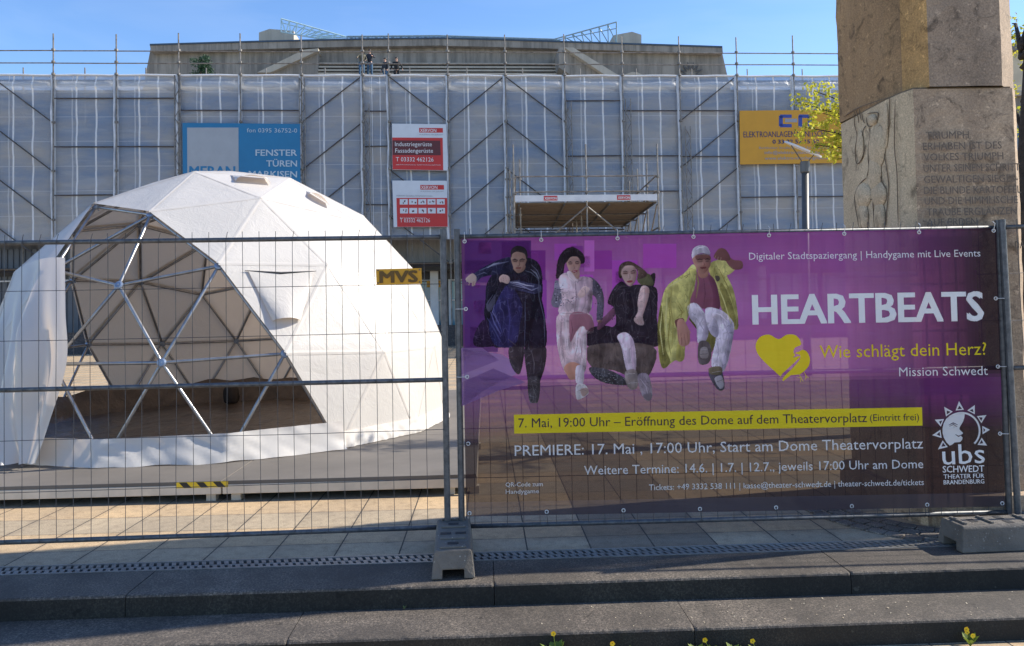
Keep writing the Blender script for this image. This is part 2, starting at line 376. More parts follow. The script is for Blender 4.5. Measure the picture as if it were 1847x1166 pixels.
# ------------------------------------------------------------------ text as mesh, laid on a plane
def text_mb(body, A, B, cap, nrm, mb=None, offset=0.0, off=0.0, depth=0.0, z=None):
    """letters from A to B (baseline ends), cap height in metres, facing nrm"""
    A, B, nrm = Vector(A), Vector(B), Vector(nrm).normalized()
    c = bpy.data.curves.new('lettering', 'FONT'); c.body = body; c.resolution_u = 2
    o = bpy.data.objects.new('lettering', c); COL.objects.link(o)
    me = bpy.data.meshes.new_from_object(o.evaluated_get(bpy.context.evaluated_depsgraph_get()))
    xs = [v.co.x for v in me.vertices]; x0, x1 = min(xs), max(xs)
    ux = (B - A); L = ux.length; ux.normalize(); uy = nrm.cross(ux).normalized()
    if z is not None: uy = Vector(z)
    mb = mb or MB(); CAP = 0.729
    # heavier weights: the stroke is thickened with copies shifted by a hair
    sh = [(0, 0)] if offset <= 0 else [(-1, -.5), (-1, .5), (1, -.5), (1, .5), (0, 0)]
    for q, (dx, dy) in enumerate(sh):
        e = offset*cap*1.1
        vs = [A + ux*((v.co.x - x0)/(x1 - x0)*(L - 2*e) + e + dx*e) + uy*(v.co.y/CAP*(cap - e) + e*0.5 + dy*e) + nrm*(off + q*0.00006*min(1, 0.5 + off*1e3)) for v in me.vertices]
        mb.add(vs, [tuple(p.vertices) for p in me.polygons])
    bpy.data.objects.remove(o); bpy.data.curves.remove(c); bpy.data.meshes.remove(me)
    return mb

def build_words(mb, A, B, cap, name, mat, parent):
    """one object per printed word: faces are grouped along the line wherever a gap as wide as a space opens"""
    A = Vector(A); ux = (Vector(B) - A).normalized(); it = []
    for f in mb.f:
        d = [(Vector(mb.v[i]) - A).dot(ux) for i in f]; it.append((min(d), max(d), f))
    it.sort(key=lambda q: q[0]); groups = []; end = -9
    for a, b, f in it:
        if not groups or a - end > 0.2*cap: groups.append([]); end = b
        groups[-1].append(f); end = max(end, b)
    for g in groups:
        m = MB(); idx = {}
        for f in g:
            for i in f:
                if i not in idx: idx[i] = len(m.v); m.v.append(mb.v[i])
            m.f.append(tuple(idx[i] for i in f)); m.c.append(None)
        o = m.build(name, mat, parent)
    return o

def smooth_poly(p, k=3):
    n = len(p); out = []
    for i in range(n):
        a, b, c, d = (Vector(p[(i+j-1) % n]) for j in range(4))
        for q in range(k):
            t = q/k
            out.append(0.5*((2*b) + (c-a)*t + (2*a-5*b+4*c-d)*t*t + (3*b-a-3*c+d)*t**3))
    return out

# ================================================================== THE SETTING
YAW = 0.035                                                    # the plaza's paving runs slightly turned from the camera axis
RP = Matrix.Rotation(YAW, 3, 'Z')
def plaza(u, v, z=0.0): return RP @ Vector((u, v, z))
def pz_struct(mb, name, mat, **kw):
    o = mb.build(name, mat, **kw); o.rotation_euler = (0, 0, YAW); return struct(o)
mb = MB(); mb.add([(-150, 4.852, 0), (150, 4.852, 0), (150, 400, 0), (-150, 400, 0)], [(0, 1, 2, 3)])
pz_struct(mb, 'plaza_paving', MAT['paving'])
mb = MB(); mb.add([(-400, -300, -0.27), (400, -300, -0.27), (400, 600, -0.27), (-400, 600, -0.27)], [(0, 1, 2, 3)])
struct(mb.build('ground', M('far_ground', (0.30,0.26,0.2), None, 1, 0.9)))
mb = MB(); mb.add([(-40, -12, -0.24), (40, -12, -0.24), (40, 3.93, -0.24), (-40, 3.93, -0.24)], [(0, 1, 2, 3)])
pz_struct(mb, 'lower_pavement', MAT['paving'])
def step_row(name, v0, v1, z0, z1, joints):
    mb = MB(); js = [-30] + joints + [30]
    for a, b in zip(js, js[1:]):
        # each block: a rounded, slightly chipped front edge running along it
        prof = [(v1, z0), (v0, z0), (v0, z1-0.05), (v0, z1-0.014), (v0+0.004, z1-0.005), (v0+0.013, z1), (v0+0.05, z1), (v1, z1)]
        near = abs((a+b)/2) < 6; nn = int((b-a)/0.012) if near else 4; m = len(prof); vs_ = []
        dz = random.uniform(-0.002, 0.002)
        for i in range(nn+1):
            u = a + 0.002 + (b-a-0.004)*i/nn
            endr = 0.006*max(0, 1 - min(u-a, b-u)/0.012)
            for k, (v, z) in enumerate(prof):
                e = 0.0
                if k in (3, 4, 5): e = 0.0022*noise.noise(Vector((u*25, k*0.4, v0*9))) + 0.010*max(0, noise.noise(Vector((u*7, k*0.2, v0*5+3)))-0.52) + endr
                vs_.append((u, v + e*(1 if k in (3, 4) else 0.6), z - e*(1 if k in (4, 5) else 0.3) + dz*(z > z0)))
        fs_ = [(i*m+k, i*m+(k+1) % m, (i+1)*m+(k+1) % m, (i+1)*m+k) for i in range(nn) for k in range(m)]
        fs_ += [tuple(range(m-1, -1, -1)), tuple(nn*m+k for k in range(m))]
        mb.add(vs_, [tuple(reversed(f)) for f in fs_])
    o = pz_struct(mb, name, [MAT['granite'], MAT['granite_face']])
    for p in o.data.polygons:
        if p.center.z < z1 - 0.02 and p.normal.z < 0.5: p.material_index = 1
    return o
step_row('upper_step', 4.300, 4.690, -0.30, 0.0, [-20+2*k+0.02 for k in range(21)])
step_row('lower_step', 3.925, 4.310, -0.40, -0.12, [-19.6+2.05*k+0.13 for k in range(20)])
# cobbles round the pillar foot
# drainage channel
g = thing('drain_channel', 'long grey slotted steel drain channel between the paving and the top step', 'drain', plaza(0, 4.77, 0), YAW)
def local_build(mb, name, mat, parent, **kw):
    """build in the parent's own axes (parent may be turned)"""
    sv = ORG[parent.name]; ORG[parent.name] = Vector((0, 0, 0)); o = mb.build(name, mat, parent, **kw); ORG[parent.name] = sv; return o
mb = MB(); mb.add([(-12, -0.08, -0.06), (12, -0.08, -0.06), (12, 0.082, -0.06), (-12, 0.082, -0.06)], [(0, 1, 2, 3)])
local_build(mb, 'channel', MAT['dark'], g)
mb = MB()
for sgn in (-1, 1): mb.box((0, sgn*0.072, -0.012), (24, 0.016, 0.03))
mb.box((0, 0, -0.008), (24, 0.016, 0.012))
x = -3.9
while x < 3.9:
    for sgn in (-1, 1):
        sh = 0.010*sgn
        mb.slab([(x+sh-0.013, sgn*0.008, 0.0), (x+sh+0.013, sgn*0.008, 0.0), (x-sh+0.013, sgn*0.064, 0.0), (x-sh-0.013, sgn*0.064, 0.0)][::(1 if sgn > 0 else -1)], (0, 0, -0.01))
    x += 0.045
local_build(mb, 'grate', MAT['grate'], g)

# ================================================================== THEATRE BUILDING
BY = 0.068
bdir = Vector((1, BY, 0)).normalized(); bnor = Vector((BY, -1, 0)).normalized()     # along the front, and out of the front
B0 = Vector((0, 32.77, 0))
RB = Matrix.Rotation(math.atan(BY), 3, 'Z')
def bf(u, out, z): return B0 + bdir*(u*math.sqrt(1+BY*BY)) + bnor*out + Vector((0, 0, z))
def bpix(x, y, out=0.0):
    return onplane(x, y, B0 + bnor*out, bnor)
def bbox(mb, u0, u1, o0, o1, z0, z1):
    mb.add([bf(u, o, z) for z in (z0, z1) for (u, o) in ((u0, o0), (u1, o0), (u1, o1), (u0, o1))],
           [(0, 1, 2, 3), (7, 6, 5, 4), (0, 4, 5, 1), (1, 5, 6, 2), (2, 6, 7, 3), (3, 7, 4, 0)])
    return mb
th = thing('theatre_building', 'large grey concrete theatre with stepped upper wall behind the wrapped scaffold', 'building', tuple(bf(0, -2, 0)))
mb = MB(); bbox(mb, -34, 34, -16, -1.35, 3.2, 10.9); mb.build('wall', MAT['concrete'], th)
mb = MB(); bbox(mb, -34, 34, -16, -2.6, 0.0, 3.19); mb.build('ground_floor_wall', M('dark_foyer_wall', (0.10,0.10,0.11), None, 2, 0.7), th)
mb = MB(); bbox(mb, -34, 34, -16.2, -1.15, 10.91, 11.15); mb.build('roof', MAT['concrete_pale'], th)
for k in range(-12, 13):                                       # upper windows seen dimly through the sheeting
    u = k*2.5 + 1.15
    for z0 in (4.6, 7.6):
        mb = MB(); bbox(mb, u-1.0, u+1.0, -1.36, -1.30, z0, z0+1.9); wnd = mb.build('window', MAT['glass'], th)
# lower front: columns, glazed bays
for k in range(-6, 7):
    u = k*5.0 - 3.35
    mb = MB(); bbox(mb, u-0.18, u+0.18, -2.3, -1.9, 0.0, 3.2); mb.build('column', MAT['white_board'], th)
for k in range(-12, 13):
    u = k*2.5 - 1.6
    mb = MB(); bbox(mb, u-1.05, u+1.05, -2.60, -2.55, 0.45, 2.75); gl = mb.build('window', MAT['blue_glass'], th)
    mb = MB()
    for a in (-1.08, 0.0, 1.08): bbox(mb, u+a-0.05, u+a+0.05, -2.549, -2.47, 0.4, 2.85)
    for z in (0.42, 1.9, 2.82): bbox(mb, u-1.025, u-0.055, -2.549, -2.48, z-0.03, z+0.03); bbox(mb, u+0.055, u+1.025, -2.549, -2.48, z-0.03, z+0.03)
    mb.build('frame', MAT['white_board'], gl)
mb = MB(); bbox(mb, -34, 34, -2.55, -0.9, 3.21, 3.55); mb.build('canopy_slab', M('dark_canopy', (0.05,0.05,0.055), None, 2, 0.7), th)
mb = MB(); bbox(mb, -3.7, -2.9, -2.4, -2.36, 2.5, 2.8); mb.build('door_panel', MAT['sign_yellow'], th)
mb = MB()                                                       # ribbed cladding at the left
u = -34.0
while u < -12.6:
    bbox(mb, u, u+0.17, -1.30, -0.95, 0.0, 4.35); bbox(mb, u+0.17, u+0.24, -1.30, -0.99, 0.0, 4.35); u += 0.24
mb.build('ribbed_cladding', M('grey_ribbed_metal', (0.115,0.125,0.145), (0.09,0.10,0.115), 2, 0.5), th)
mb = MB(); bbox(mb, -34, -12.6, -0.94, -0.88, 2.98, 3.04); mb.build('cladding_trim', MAT['white_board'], th)
# fly tower: polygon front, drawn from the survey on a plane 14 m behind the scaffold
TO = -14.0
def tpx(x, y, out=TO): return bpix(x, y, out)
fr = [tpx(*p) for p in ((252, 190), (272, 86), (455, 80), (640, 76), (790, 73.5), (911, 76.5), (1301, 88), (1324, 190))]
mb = MB(); mb.slab(fr[::-1], bnor*-9); mb.build('upper_wall', MAT['concrete'], th)
mb = MB(); cap = [(270, 80.5), (455, 75), (640, 70.5), (790, 68.5), (911, 71.5), (1303, 84.5)]
lo = [(272.5, 94), (455, 89), (640, 84.5), (790, 82.5), (911, 85.5), (1304, 97)]
band = [tpx(*p, TO+0.45) for p in cap] + [tpx(*p, TO+0.45) for p in lo[::-1]]
mb.slab(band[::-1], bnor*-0.44); mb.build('parapet', MAT['concrete'], th)
mb = MB(); edge = [tpx(x, y-1.2, TO+0.5) for x, y in cap] + [tpx(x, y+1.6, TO+0.5) for x, y in cap[::-1]]
mb.slab(edge[::-1], bnor*-9.3); mb.build('roof_edge', M('blue_grey_flashing', (0.06,0.09,0.13), None, 4, 0.5, metal=0.3), th)
# sloping side walls of the recess and the steps between them
mb = MB(); mb.slab([tpx(*p, TO+0.7) for p in ((556, 90), (574, 88), (574, 140), (486, 140), (500, 128))][::-1], bnor*-0.65); mb.build('sloping_wall', MAT['concrete'], th)
mb = MB(); mb.slab([tpx(*p, TO+2.2) for p in ((1008, 86), (1034, 86), (1122, 140), (1160, 165), (1075, 165), (1008, 122))][::-1], bnor*-2.1)
mb.build('sloping_wall', MAT['concrete'], th)
mb = MB(); mb.slab([tpx(*p, TO+2.6) for p in ((1018, 86), (1034, 86), (1122, 140), (1098, 140))][::-1], bnor*-2.5); mb.build('coping', MAT['concrete_pale'], th)
mb = MB(); mb.slab([tpx(*p, TO+1.0) for p in ((548, 90), (574, 87.5), (574, 92), (488, 131), (464, 131))][::-1], bnor*-0.95); mb.build('coping', MAT['concrete_pale'], th)
mb = MB(); mb.slab([tpx(*p, TO+1.5) for p in ((1125, 136), (1140, 130), (1150, 131), (1190, 150), (1125, 150))][::-1], bnor*-1.4); mb.build('ramp_wall', MAT['concrete_pale'], th)
a0 = tpx(578, 118); a1 = tpx(1020, 118)
ua = (a0 - B0).dot(bdir)/math.sqrt(1+BY*BY); ub = (a1 - B0).dot(bdir)/math.sqrt(1+BY*BY)
zs = a0.z
for k in range(7):
    mb = MB(); bbox(mb, ua, ub, TO+0.02, TO+0.50+0.16*k, zs-0.25*k-0.10, zs-0.25*k); mb.build('step', MAT['concrete_pale'], th)
mb = MB(); bbox(mb, -16, 16, TO-1, -1.2, 11.0, 11.2); mb.build('terrace', MAT['concrete'], th)
# roof boxes
for pts in ([(467, 59), (486, 52.5), (530, 56), (530, 76), (467, 76)], [(1106, 64), (1140, 57.5), (1157, 63), (1157, 84), (1106, 84)]):
    mb = MB(); mb.slab([tpx(x, y, TO-4) for x, y in pts][::-1], bnor*-3.5); mb.build('roof_box', MAT['concrete_pale'], th)
# star emblem on the tower
c0 = tpx(1246, 136, TO+0.05); mb = MB(); st = []
for k in range(28):
    r = (0.85 if k % 2 == 0 else 0.42); an = 2*PI*k/28
    st.append(c0 + bdir*(r*math.cos(an)) + Vector((0, 0, r*math.sin(an))))
st_in = [c0 + (p - c0)*0.72 for p in st]
n = len(st)
mb.add(st + st_in + [p + bnor*0.05 for p in st + st_in], [(2*n+i, 2*n+(i+1) % n, 3*n+(i+1) % n, 3*n+i) for i in range(n)] + [(i, (i+1) % n, 2*n+(i+1) % n, 2*n+i) for i in range(n)])
mb.build('star_emblem', M('dark_metal_emblem', (0.09,0.085,0.08), None, 4, 0.5), th)

def truss_barrier(px_top, px_bot, nseg, label, color, out):
    T = [tpx(*p, out) for p in px_top]; Bm = [tpx(*p, out) for p in px_bot]
    o = thing('truss_barrier', label, 'barrier', tuple(Bm[0]), 0, 'lattice barriers on the roof')
    mt = M('painted_lattice', color, None, 4, 0.4)
    r = 0.045
    mb = MB(); mb.tube(T, r, 6); mb.build('top_chord', mt, o)
    mb = MB(); mb.tube(Bm, r, 6); mb.build('bottom_chord', mt, o)
    mb = MB()
    def at(L, f):
        k = min(int(f*(len(L)-1)), len(L)-2); return L[k].lerp(L[k+1], f*(len(L)-1)-k)
    for k in range(nseg):
        a, b = k/nseg, (k+1)/nseg
        mb.tube([at(Bm, a), at(T, a)], r*0.8, 5); mb.tube([at(T, a), at(Bm, b)], r*0.8, 5)
        m1 = at(Bm, a).lerp(at(T, a), 0.7); m2 = at(Bm, b).lerp(at(T, b), 0.7); mb.tube([m1, m2], r*0.7, 5)
    mb.tube([at(Bm, 1), at(T, 1)], r, 5); mb.build('lattice', mt, o)
    return o
truss_barrier([(507, 34), (625, 67)], [(507, 58), (575, 70)], 8, 'pale cyan lattice truss barrier sloping down by the left roof box', (0.55,0.74,0.78), TO-2)
truss_barrier([(1000, 71), (1112, 40)], [(1010, 78), (1112, 79)], 7, 'grey green lattice truss barrier rising beside the right roof box', (0.34,0.45,0.46), TO-2)
truss_barrier([(626, 66), (790, 64.5), (1000, 71)], [(626, 72), (790, 70), (1000, 77)], 22, 'low thin lattice barrier along the middle of the roof edge', (0.30,0.40,0.46), TO-2)

# shrub growing on the roof terrace
def leaf_cluster(mb, c, r, n, size, sq=(1, 1, 1)):
    for _ in range(n):
        d = Vector((random.gauss(0, 1), random.gauss(0, 1), random.gauss(0, 1))).normalized()*(random.random()**0.45)*r
        p = Vector(c) + Vector((d.x*sq[0], d.y*sq[1], d.z*sq[2]))
        a = Vector((random.uniform(-1, 1), random.uniform(-1, 1), random.uniform(-1, 1))).normalized()
        b = a.cross(Vector((random.uniform(-1, 1), random.uniform(-1, 1), random.uniform(-1, 1)))).normalized()
        s = size*random.uniform(0.6, 1.2); w = s*0.55
        mb.add([p - a*s*0.5, p + b*w*0.5, p + a*s*0.5 + a.cross(b)*s*0.12, p - b*w*0.5], [(0, 1, 2, 3)])
def leaf_mat(name, c1, c2, tl=0.35):
    t = NT(name); oi = t.noise(9, 2)
    col = t.mix(t.ramp(oi, [(0.35, 0.0), (0.65, 1.0)]), c1, c2); t.set(Base_Color=col, Roughness=0.6)
    tr = t.n('ShaderNodeBsdfTranslucent'); t.put(tr.inputs['Color'], col); m1 = t.n('ShaderNodeMixShader'); m1.inputs[0].default_value = tl
    t.t.links.new(t.b.outputs[0], m1.inputs[1]); t.t.links.new(tr.outputs[0], m1.inputs[2]); t.t.links.new(m1.outputs[0], t.out.inputs[0]); return t.m
sb = tpx(362, 150, TO+1.2)
sh = thing('roof_shrub', 'dark green rounded shrub on the roof left of the sloping wall', 'shrub', tuple(sb))
mb = MB(); c = tpx(362, 122, TO+1.2)
for k in range(9): leaf_cluster(mb, c + Vector((random.uniform(-.4,.4), random.uniform(-.3,.3), random.uniform(-.6,.35))), 0.38, 150, 0.13)
mb.build('foliage', leaf_mat('dark_shrub_leaf', (0.03,0.09,0.04), (0.015,0.05,0.025), 0.15), sh)
mb = MB(); mb.tube([sb - Vector((0, 0, 1.5)), c], [0.06, 0.03], 6); mb.build('stem', MAT['wood'], sh)

# ================================================================== SCAFFOLD
US = [-23.7, -21.2, -18.7, -16.2, -13.7, -11.2, -8.7, -6.17, -5.08, -2.60, -0.16, 2.38, 4.89, 7.39, 9.93, 12.46, 15.0, 17.5, 20.0]
ZT, ZB = 11.40, 4.45
sc = thing('facade_scaffold', 'tube scaffold across the theatre front wrapped in pale translucent sheeting with white stripes', 'scaffold', tuple(bf(0, 0.4, 0)))
def bt(mb, u0, z0, u1, z1, out=0.0, r=0.026, n=6): mb.tube([bf(u0, out, z0), bf(u1, out, z1)], r, n)
for i, u in enumerate(US):
    mb = MB(); j = random.uniform(-0.06, 0.06)
    bt(mb, u+0.03, 0.0, u+0.03, 13.15 + j, 0.17, 0.029)
    for z in (3.45, 5.45, 7.45, 9.45, 11.45, 11.95, 12.45): mb.tube([bf(u+0.03, 0.17, z-0.04), bf(u+0.03, 0.17, z+0.04)], 0.075, 8)
    mb.build('standard', MAT['scaf'], sc)
    mb = MB(); bt(mb, u+0.85, 0.0, u+0.85, 12.0, -0.75, 0.027); mb.build('standard', MAT['scaf'], sc)
for z in (11.93, 12.44):
    mb = MB()
    for a, b in zip(US, US[1:]): bt(mb, a, z, b, z + random.uniform(-0.015, 0.015), 0.07, 0.024)
    mb.build('guard_rail', MAT['scaf'], sc)
for z in (3.45, 5.45, 7.45, 9.45):
    mb = MB(); bbox(mb, -23.7, 20.0, -0.72, -0.05, z-0.03, z+0.03); mb.build('deck', MAT['wood'], sc)
mb = MB(); bbox(mb, -23.7, 20.0, -0.72, -0.05, 11.22, 11.28); mb.build('deck', MAT['wood'], sc)
LV = [11.4, 9.43, 7.42, 5.42, 3.45]
def braces(ua, ub, kind):
    """kind '/' rises to the right, '\\' falls to the right; the high end sits at each lift"""
    for k in range(len(LV)-1):
        mb = MB()
        if kind == '/': bt(mb, ua, LV[k+1], ub, LV[k], 0.13, 0.026)
        else: bt(mb, ua, LV[k], ub, LV[k+1], 0.13, 0.026)
        mb.build('brace', MAT['scaf_dark'], sc)
braces(-21.2, -18.7, '\\'); braces(-8.7, -6.17, '/'); braces(-5.08, -2.6, '\\'); braces(-2.6, -0.16, '/')
braces(-0.16, 2.38, '\\'); braces(7.39, 9.93, '/')
def ledger(ua, ub, z):
    mb = MB(); bt(mb, ua, z, ub, z + random.uniform(-0.02, 0.02), 0.13, 0.026); mb.build('ledger', MAT['scaf_dark'], sc)
for a, b in ((-18.7, -16.2), (-16.2, -13.7)):
    for z in (10.45, 8.45, 6.45): ledger(a, b, z)
for a, b in ((-13.7, -11.2), (-11.2, -8.7)): ledger(a, b, 9.95); ledger(a, b, 5.9)
for z in (9.9, 8.4, 5.95): ledger(-6.17, -5.08, z)
for z in (10.33, 7.94): ledger(2.38, 4.89, z)
for z in (9.9, 7.94, 6.4): ledger(4.89, 7.39, z)
for z in (9.9, 7.9): ledger(7.39, 9.93, z)
for a, b in ((9.93, 12.46), (12.46, 15.0), (15.0, 17.5)): ledger(a, b, 6.1)
for u, z0, z1 in ((-13.83, 5.0, 11.4), (-8.76, 5.0, 11.3), (2.45, 6.0, 10.3), (5.02, 6.0, 10.4), (7.6, 4.5, 9.2), (-6.1, 5.0, 10.2)):
    mb = MB(); w = 0.22
    bt(mb, u, z0, u, z1, 0.2, 0.022); bt(mb, u+w, z0, u+w, z1, 0.2, 0.022)
    z = z0; s = 0
    while z < z1 - 0.3:
        bt(mb, u + (0 if s else w), z, u + (w if s else 0), z+0.42, 0.2, 0.013); z += 0.42; s = 1-s
    mb.build('lattice_beam', MAT['scaf'], sc)
# sheeting, one sheet per bay, hung on the outer standards
for i, (a, b) in enumerate(zip(US, US[1:])):
    ph = random.uniform(0, 9); nu, nv = 22, 70; uvl = []
    def sf(s, t, a=a, b=b, ph=ph):
        z = ZB + (ZT + 0.02 - ZB)*t
        bel = math.sin(PI*s)
        lift = 0.5 - 0.5*math.cos(2*PI*(z - 5.45)/2.0)
        o = 0.03 + 0.055*bel*lift + 0.035*noise.noise(Vector((s*3+ph, z*1.1, 0.3)))*min(1, bel*2)
        roll = math.exp(-((z-11.02)/0.16)**2)
        o += 0.10*roll*min(1, bel*4) - 0.02*(1-min(1, bel*6))
        if t > 0.995: z += 0.03*noise.noise(Vector((s*6+ph, 1, 2)))
        return bf(a + (b-a)*s, o, z)
    mb = MB(); mb.grid(sf, nu, nv)
    uvl = [(i2/nu, ZB + (ZT-ZB)*j/nv) for j in range(nv+1) for i2 in range(nu+1)]
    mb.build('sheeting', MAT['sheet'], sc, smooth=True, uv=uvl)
    mb = MB()
    mb.grid(lambda s, t, a=a, ph=ph: bf(a - 0.045 + (s-0.5)*(0.085+0.06*noise.noise(Vector((ph, t*9, 0)))) + 0.05*noise.noise(Vector((t*6, ph, 1))), 0.155+0.04*math.sin(PI*s)+0.02*noise.noise(Vector((s*2, t*16, ph))), ZB+(ZT-ZB)*t), 4, 50)
    mb.build('sheet_wrap', M('white_sheet_wrap', (0.62,0.65,0.70), (0.42,0.45,0.50), 2.5, 0.4, 0.4, 6, bdist=0.05) if i == 0 else bpy.data.materials['white_sheet_wrap'], sc, smooth=True)
mb = MB(); mb.tube([bf(-23.7 + 43.7*k/60, 0.10, ZT + 0.02 + 0.015*math.sin(k*1.7)) for k in range(61)], 0.045, 6); mb.build('top_hem', MAT['white_board'], sc, smooth=True)

# ---- signs on the scaffold
def sign(name, label, cat, out, quad, mat, rim=True):
    """flat board on the scaffold front; quad = four survey pixels TL TR BR BL"""
    P = [bpix(x, y, out) for x, y in quad]
    o = thing(name, label, cat, tuple(P[3]))
    mb = MB(); mb.slab(P[::-1], bnor*-0.03); mb.build('board', mat, o)
    return o
def sign_box(o, out, quad, mat, k, name='printed_panel'):
    mb = MB(); mb.slab([bpix(x, y, out + 0.004*k) for x, y in quad][::-1], bnor*-0.003); return mb.build(name, mat, o)
def sign_text(o, out, body, x0, y0, x1, y1, cap, mat, k=3, bold=0.0, name='lettering'):
    A, B = bpix(x0, y0, out), bpix(x1, y1, out); c = (bpix(x0, y0 - cap, out) - A).length
    return build_words(text_mb(body, A, B, c, bnor, offset=bold, off=0.004*k), A, B, c, name, mat, o)
so_ = 0.26
o = sign('advertising_banner', 'large blue window and door company banner behind the white dome', 'banner', so_, [(329, 222), (541, 224), (542, 352), (330, 352)], MAT['sign_blue'])
sign_box(o, so_, [(337.5, 230.5), (430, 230.5), (430.5, 330), (338, 330)], MAT['sign_grey'], 1)
sign_text(o, so_, 'MERAN', 341.5, 319, 424.6, 319, 20, MAT['sign_blue'], 3, 0.03)
sign_text(o, so_, 'fon 0395 36752-0', 445.4, 239.2, 536, 239.7, 8, MAT['sign_pale'])
sign_text(o, so_, 'FENSTER', 461, 281.5, 536, 281.5, 12, MAT['sign_pale'], 3, 0.025)
sign_text(o, so_, 'TÜREN', 480.5, 301, 536, 301, 12, MAT['sign_pale'], 3, 0.025)
sign_text(o, so_, 'MARKISEN', 448.6, 320, 536, 320.5, 12, MAT['sign_pale'], 3, 0.025)
o = sign('company_sign', 'white and red scaffolding company sign, the upper one, with maroon text box', 'sign', so_, [(707, 223.5), (805, 224.5), (808, 308), (708, 306.5)], MAT['sign_white'])
sign_box(o, so_, [(707.6, 248.4), (798.5, 249), (799.5, 307.4), (708.2, 306)], MAT['sign_red'], 1)
sign_box(o, so_, [(708, 253.5), (794, 254), (795, 280.5), (708.3, 280)], MAT['sign_maroon'], 2)
sign_text(o, so_, 'Industriegerüste', 712.5, 264, 779, 264.3, 8, MAT['sign_letter'], 4)
sign_text(o, so_, 'Fassadengerüste', 713, 275.7, 781, 276, 8, MAT['sign_letter'], 4)
sign_text(o, so_, 'T 03332 462126', 714, 291.4, 782, 292, 8, MAT['sign_letter'], 4)
sign_text(o, so_, 'XERVON Industrieservice GmbH Niederlassung Schwedt', 714, 298.4, 795, 298.8, 1.8, MAT['sign_letter'], 4)
sign_box(o, so_, [(756, 231), (798.7, 231.3), (799, 239.7), (756.3, 239.5)], MAT['sign_red'], 1)
sign_text(o, so_, 'XERVON', 757.8, 238.6, 787, 238.8, 6.3, MAT['sign_letter'], 3, 0.012)
sign_text(o, so_, 'IM AUFTRAG DER ZUKUNFT', 756.5, 244.2, 799, 244.5, 2.2, MAT['tan_line'], 3)
o = sign('safety_sign', 'white and red scaffolding safety sign with ten picture boxes, the lower one', 'sign', so_, [(707.5, 326), (806.5, 326.5), (808, 409.6), (710, 410)], MAT['sign_white'])
sign_box(o, so_, [(715, 357.4), (806.5, 357.4), (807.5, 409.2), (716.5, 409.6)], MAT['sign_red'], 1)
for r_ in range(2):
    for q in range(5):
        x = 721 + q*16.7 + r_*0.5; y = 359.5 + r_*16
        sign_box(o, so_, [(x, y), (x+14.3, y), (x+14.4, y+9.8), (x+.1, y+9.8)], MAT['sign_white'], 2, 'pictogram_box')
        mb = MB()
        for _ in range(3):
            a, b = x + random.uniform(3, 11), y + random.uniform(2, 6)
            mb.slab([bpix(*p, so_+0.012) for p in ((a, b), (a+2, b), (a+1.6, b+2.8), (a+.2, b+2.8))][::-1], bnor*-0.003)
        mb.build('pictogram', MAT['sign_maroon'], o)
sign_box(o, so_, [(758, 334), (800.6, 334), (801, 342.4), (758.3, 342.4)], MAT['sign_red'], 1)
sign_text(o, so_, 'XERVON', 759.5, 341.4, 789, 341.4, 6.3, MAT['sign_letter'], 3, 0.012)
sign_text(o, so_, 'IM AUFTRAG DER ZUKUNFT', 758.5, 346.8, 801, 346.8, 2.2, MAT['tan_line'], 3)
sign_text(o, so_, 'XERVON Gerüstbau Sicherheitshinweise', 714.5, 354.8, 780, 355, 2.8, MAT['tan_line'], 3)
sign_text(o, so_, 'T 03332 462126', 721.5, 401.4, 775.6, 401.4, 7.5, MAT['sign_letter'], 4)
sign_text(o, so_, 'Bitte nur freigegebene Gerüste benutzen', 721.5, 394, 768, 394, 1.8, MAT['sign_letter'], 4)
o = sign('electrician_sign', 'yellow electrical company sign with navy lettering behind the leafy branch', 'sign', so_, [(1334, 200), (1532, 198), (1533, 294), (1335, 297)], MAT['sign_yellow'])
def rr(mb, x0, y0, x1, y1, k): mb.slab([bpix(*p, so_+0.004*k) for p in ((x0, y0), (x1, y0), (x1, y1), (x0, y1))][::-1], bnor*-0.003)
mb = MB()
for p in ((1407, 207, 1428, 213), (1407, 224, 1428, 230), (1405, 209, 1412, 228), (1441, 207, 1460, 213), (1440, 209, 1447, 230), (1457, 209, 1464, 230)): rr(mb, *p, 1)
mb.build('emblem', M('blue_sign_emblem', (0.03,0.06,0.32), None, 3, 0.4), o)
mb = MB(); rr(mb, 1416, 214.5, 1438, 221, 2); mb.build('emblem', MAT['tan_line'], o)
sign_text(o, so_, 'ELEKTROANLAGEN M. NITSCHE GMBH', 1341, 248.3, 1526, 246.3, 11, MAT['sign_navy'])
sign_text(o, so_, '0 33 32 52 15 69', 1393.4, 259.6, 1477, 259, 7.5, MAT['sign_navy'], 3, 0.03)
sign_text(o, so_, 'Berkholzer Straße 6 16303 Schwedt/Oder', 1369, 269, 1500, 268.4, 4, MAT['tan_line'])
sign_text(o, so_, 'info@elektro-nitsche-gmbh.de', 1379, 278.4, 1498, 277.6, 6, MAT['tan_line'], 3, 0.01)
sign_text(o, so_, 'www.elektro-nitsche-gmbh.de', 1379, 288.6, 1498, 287.6, 6, MAT['tan_line'], 3, 0.01)

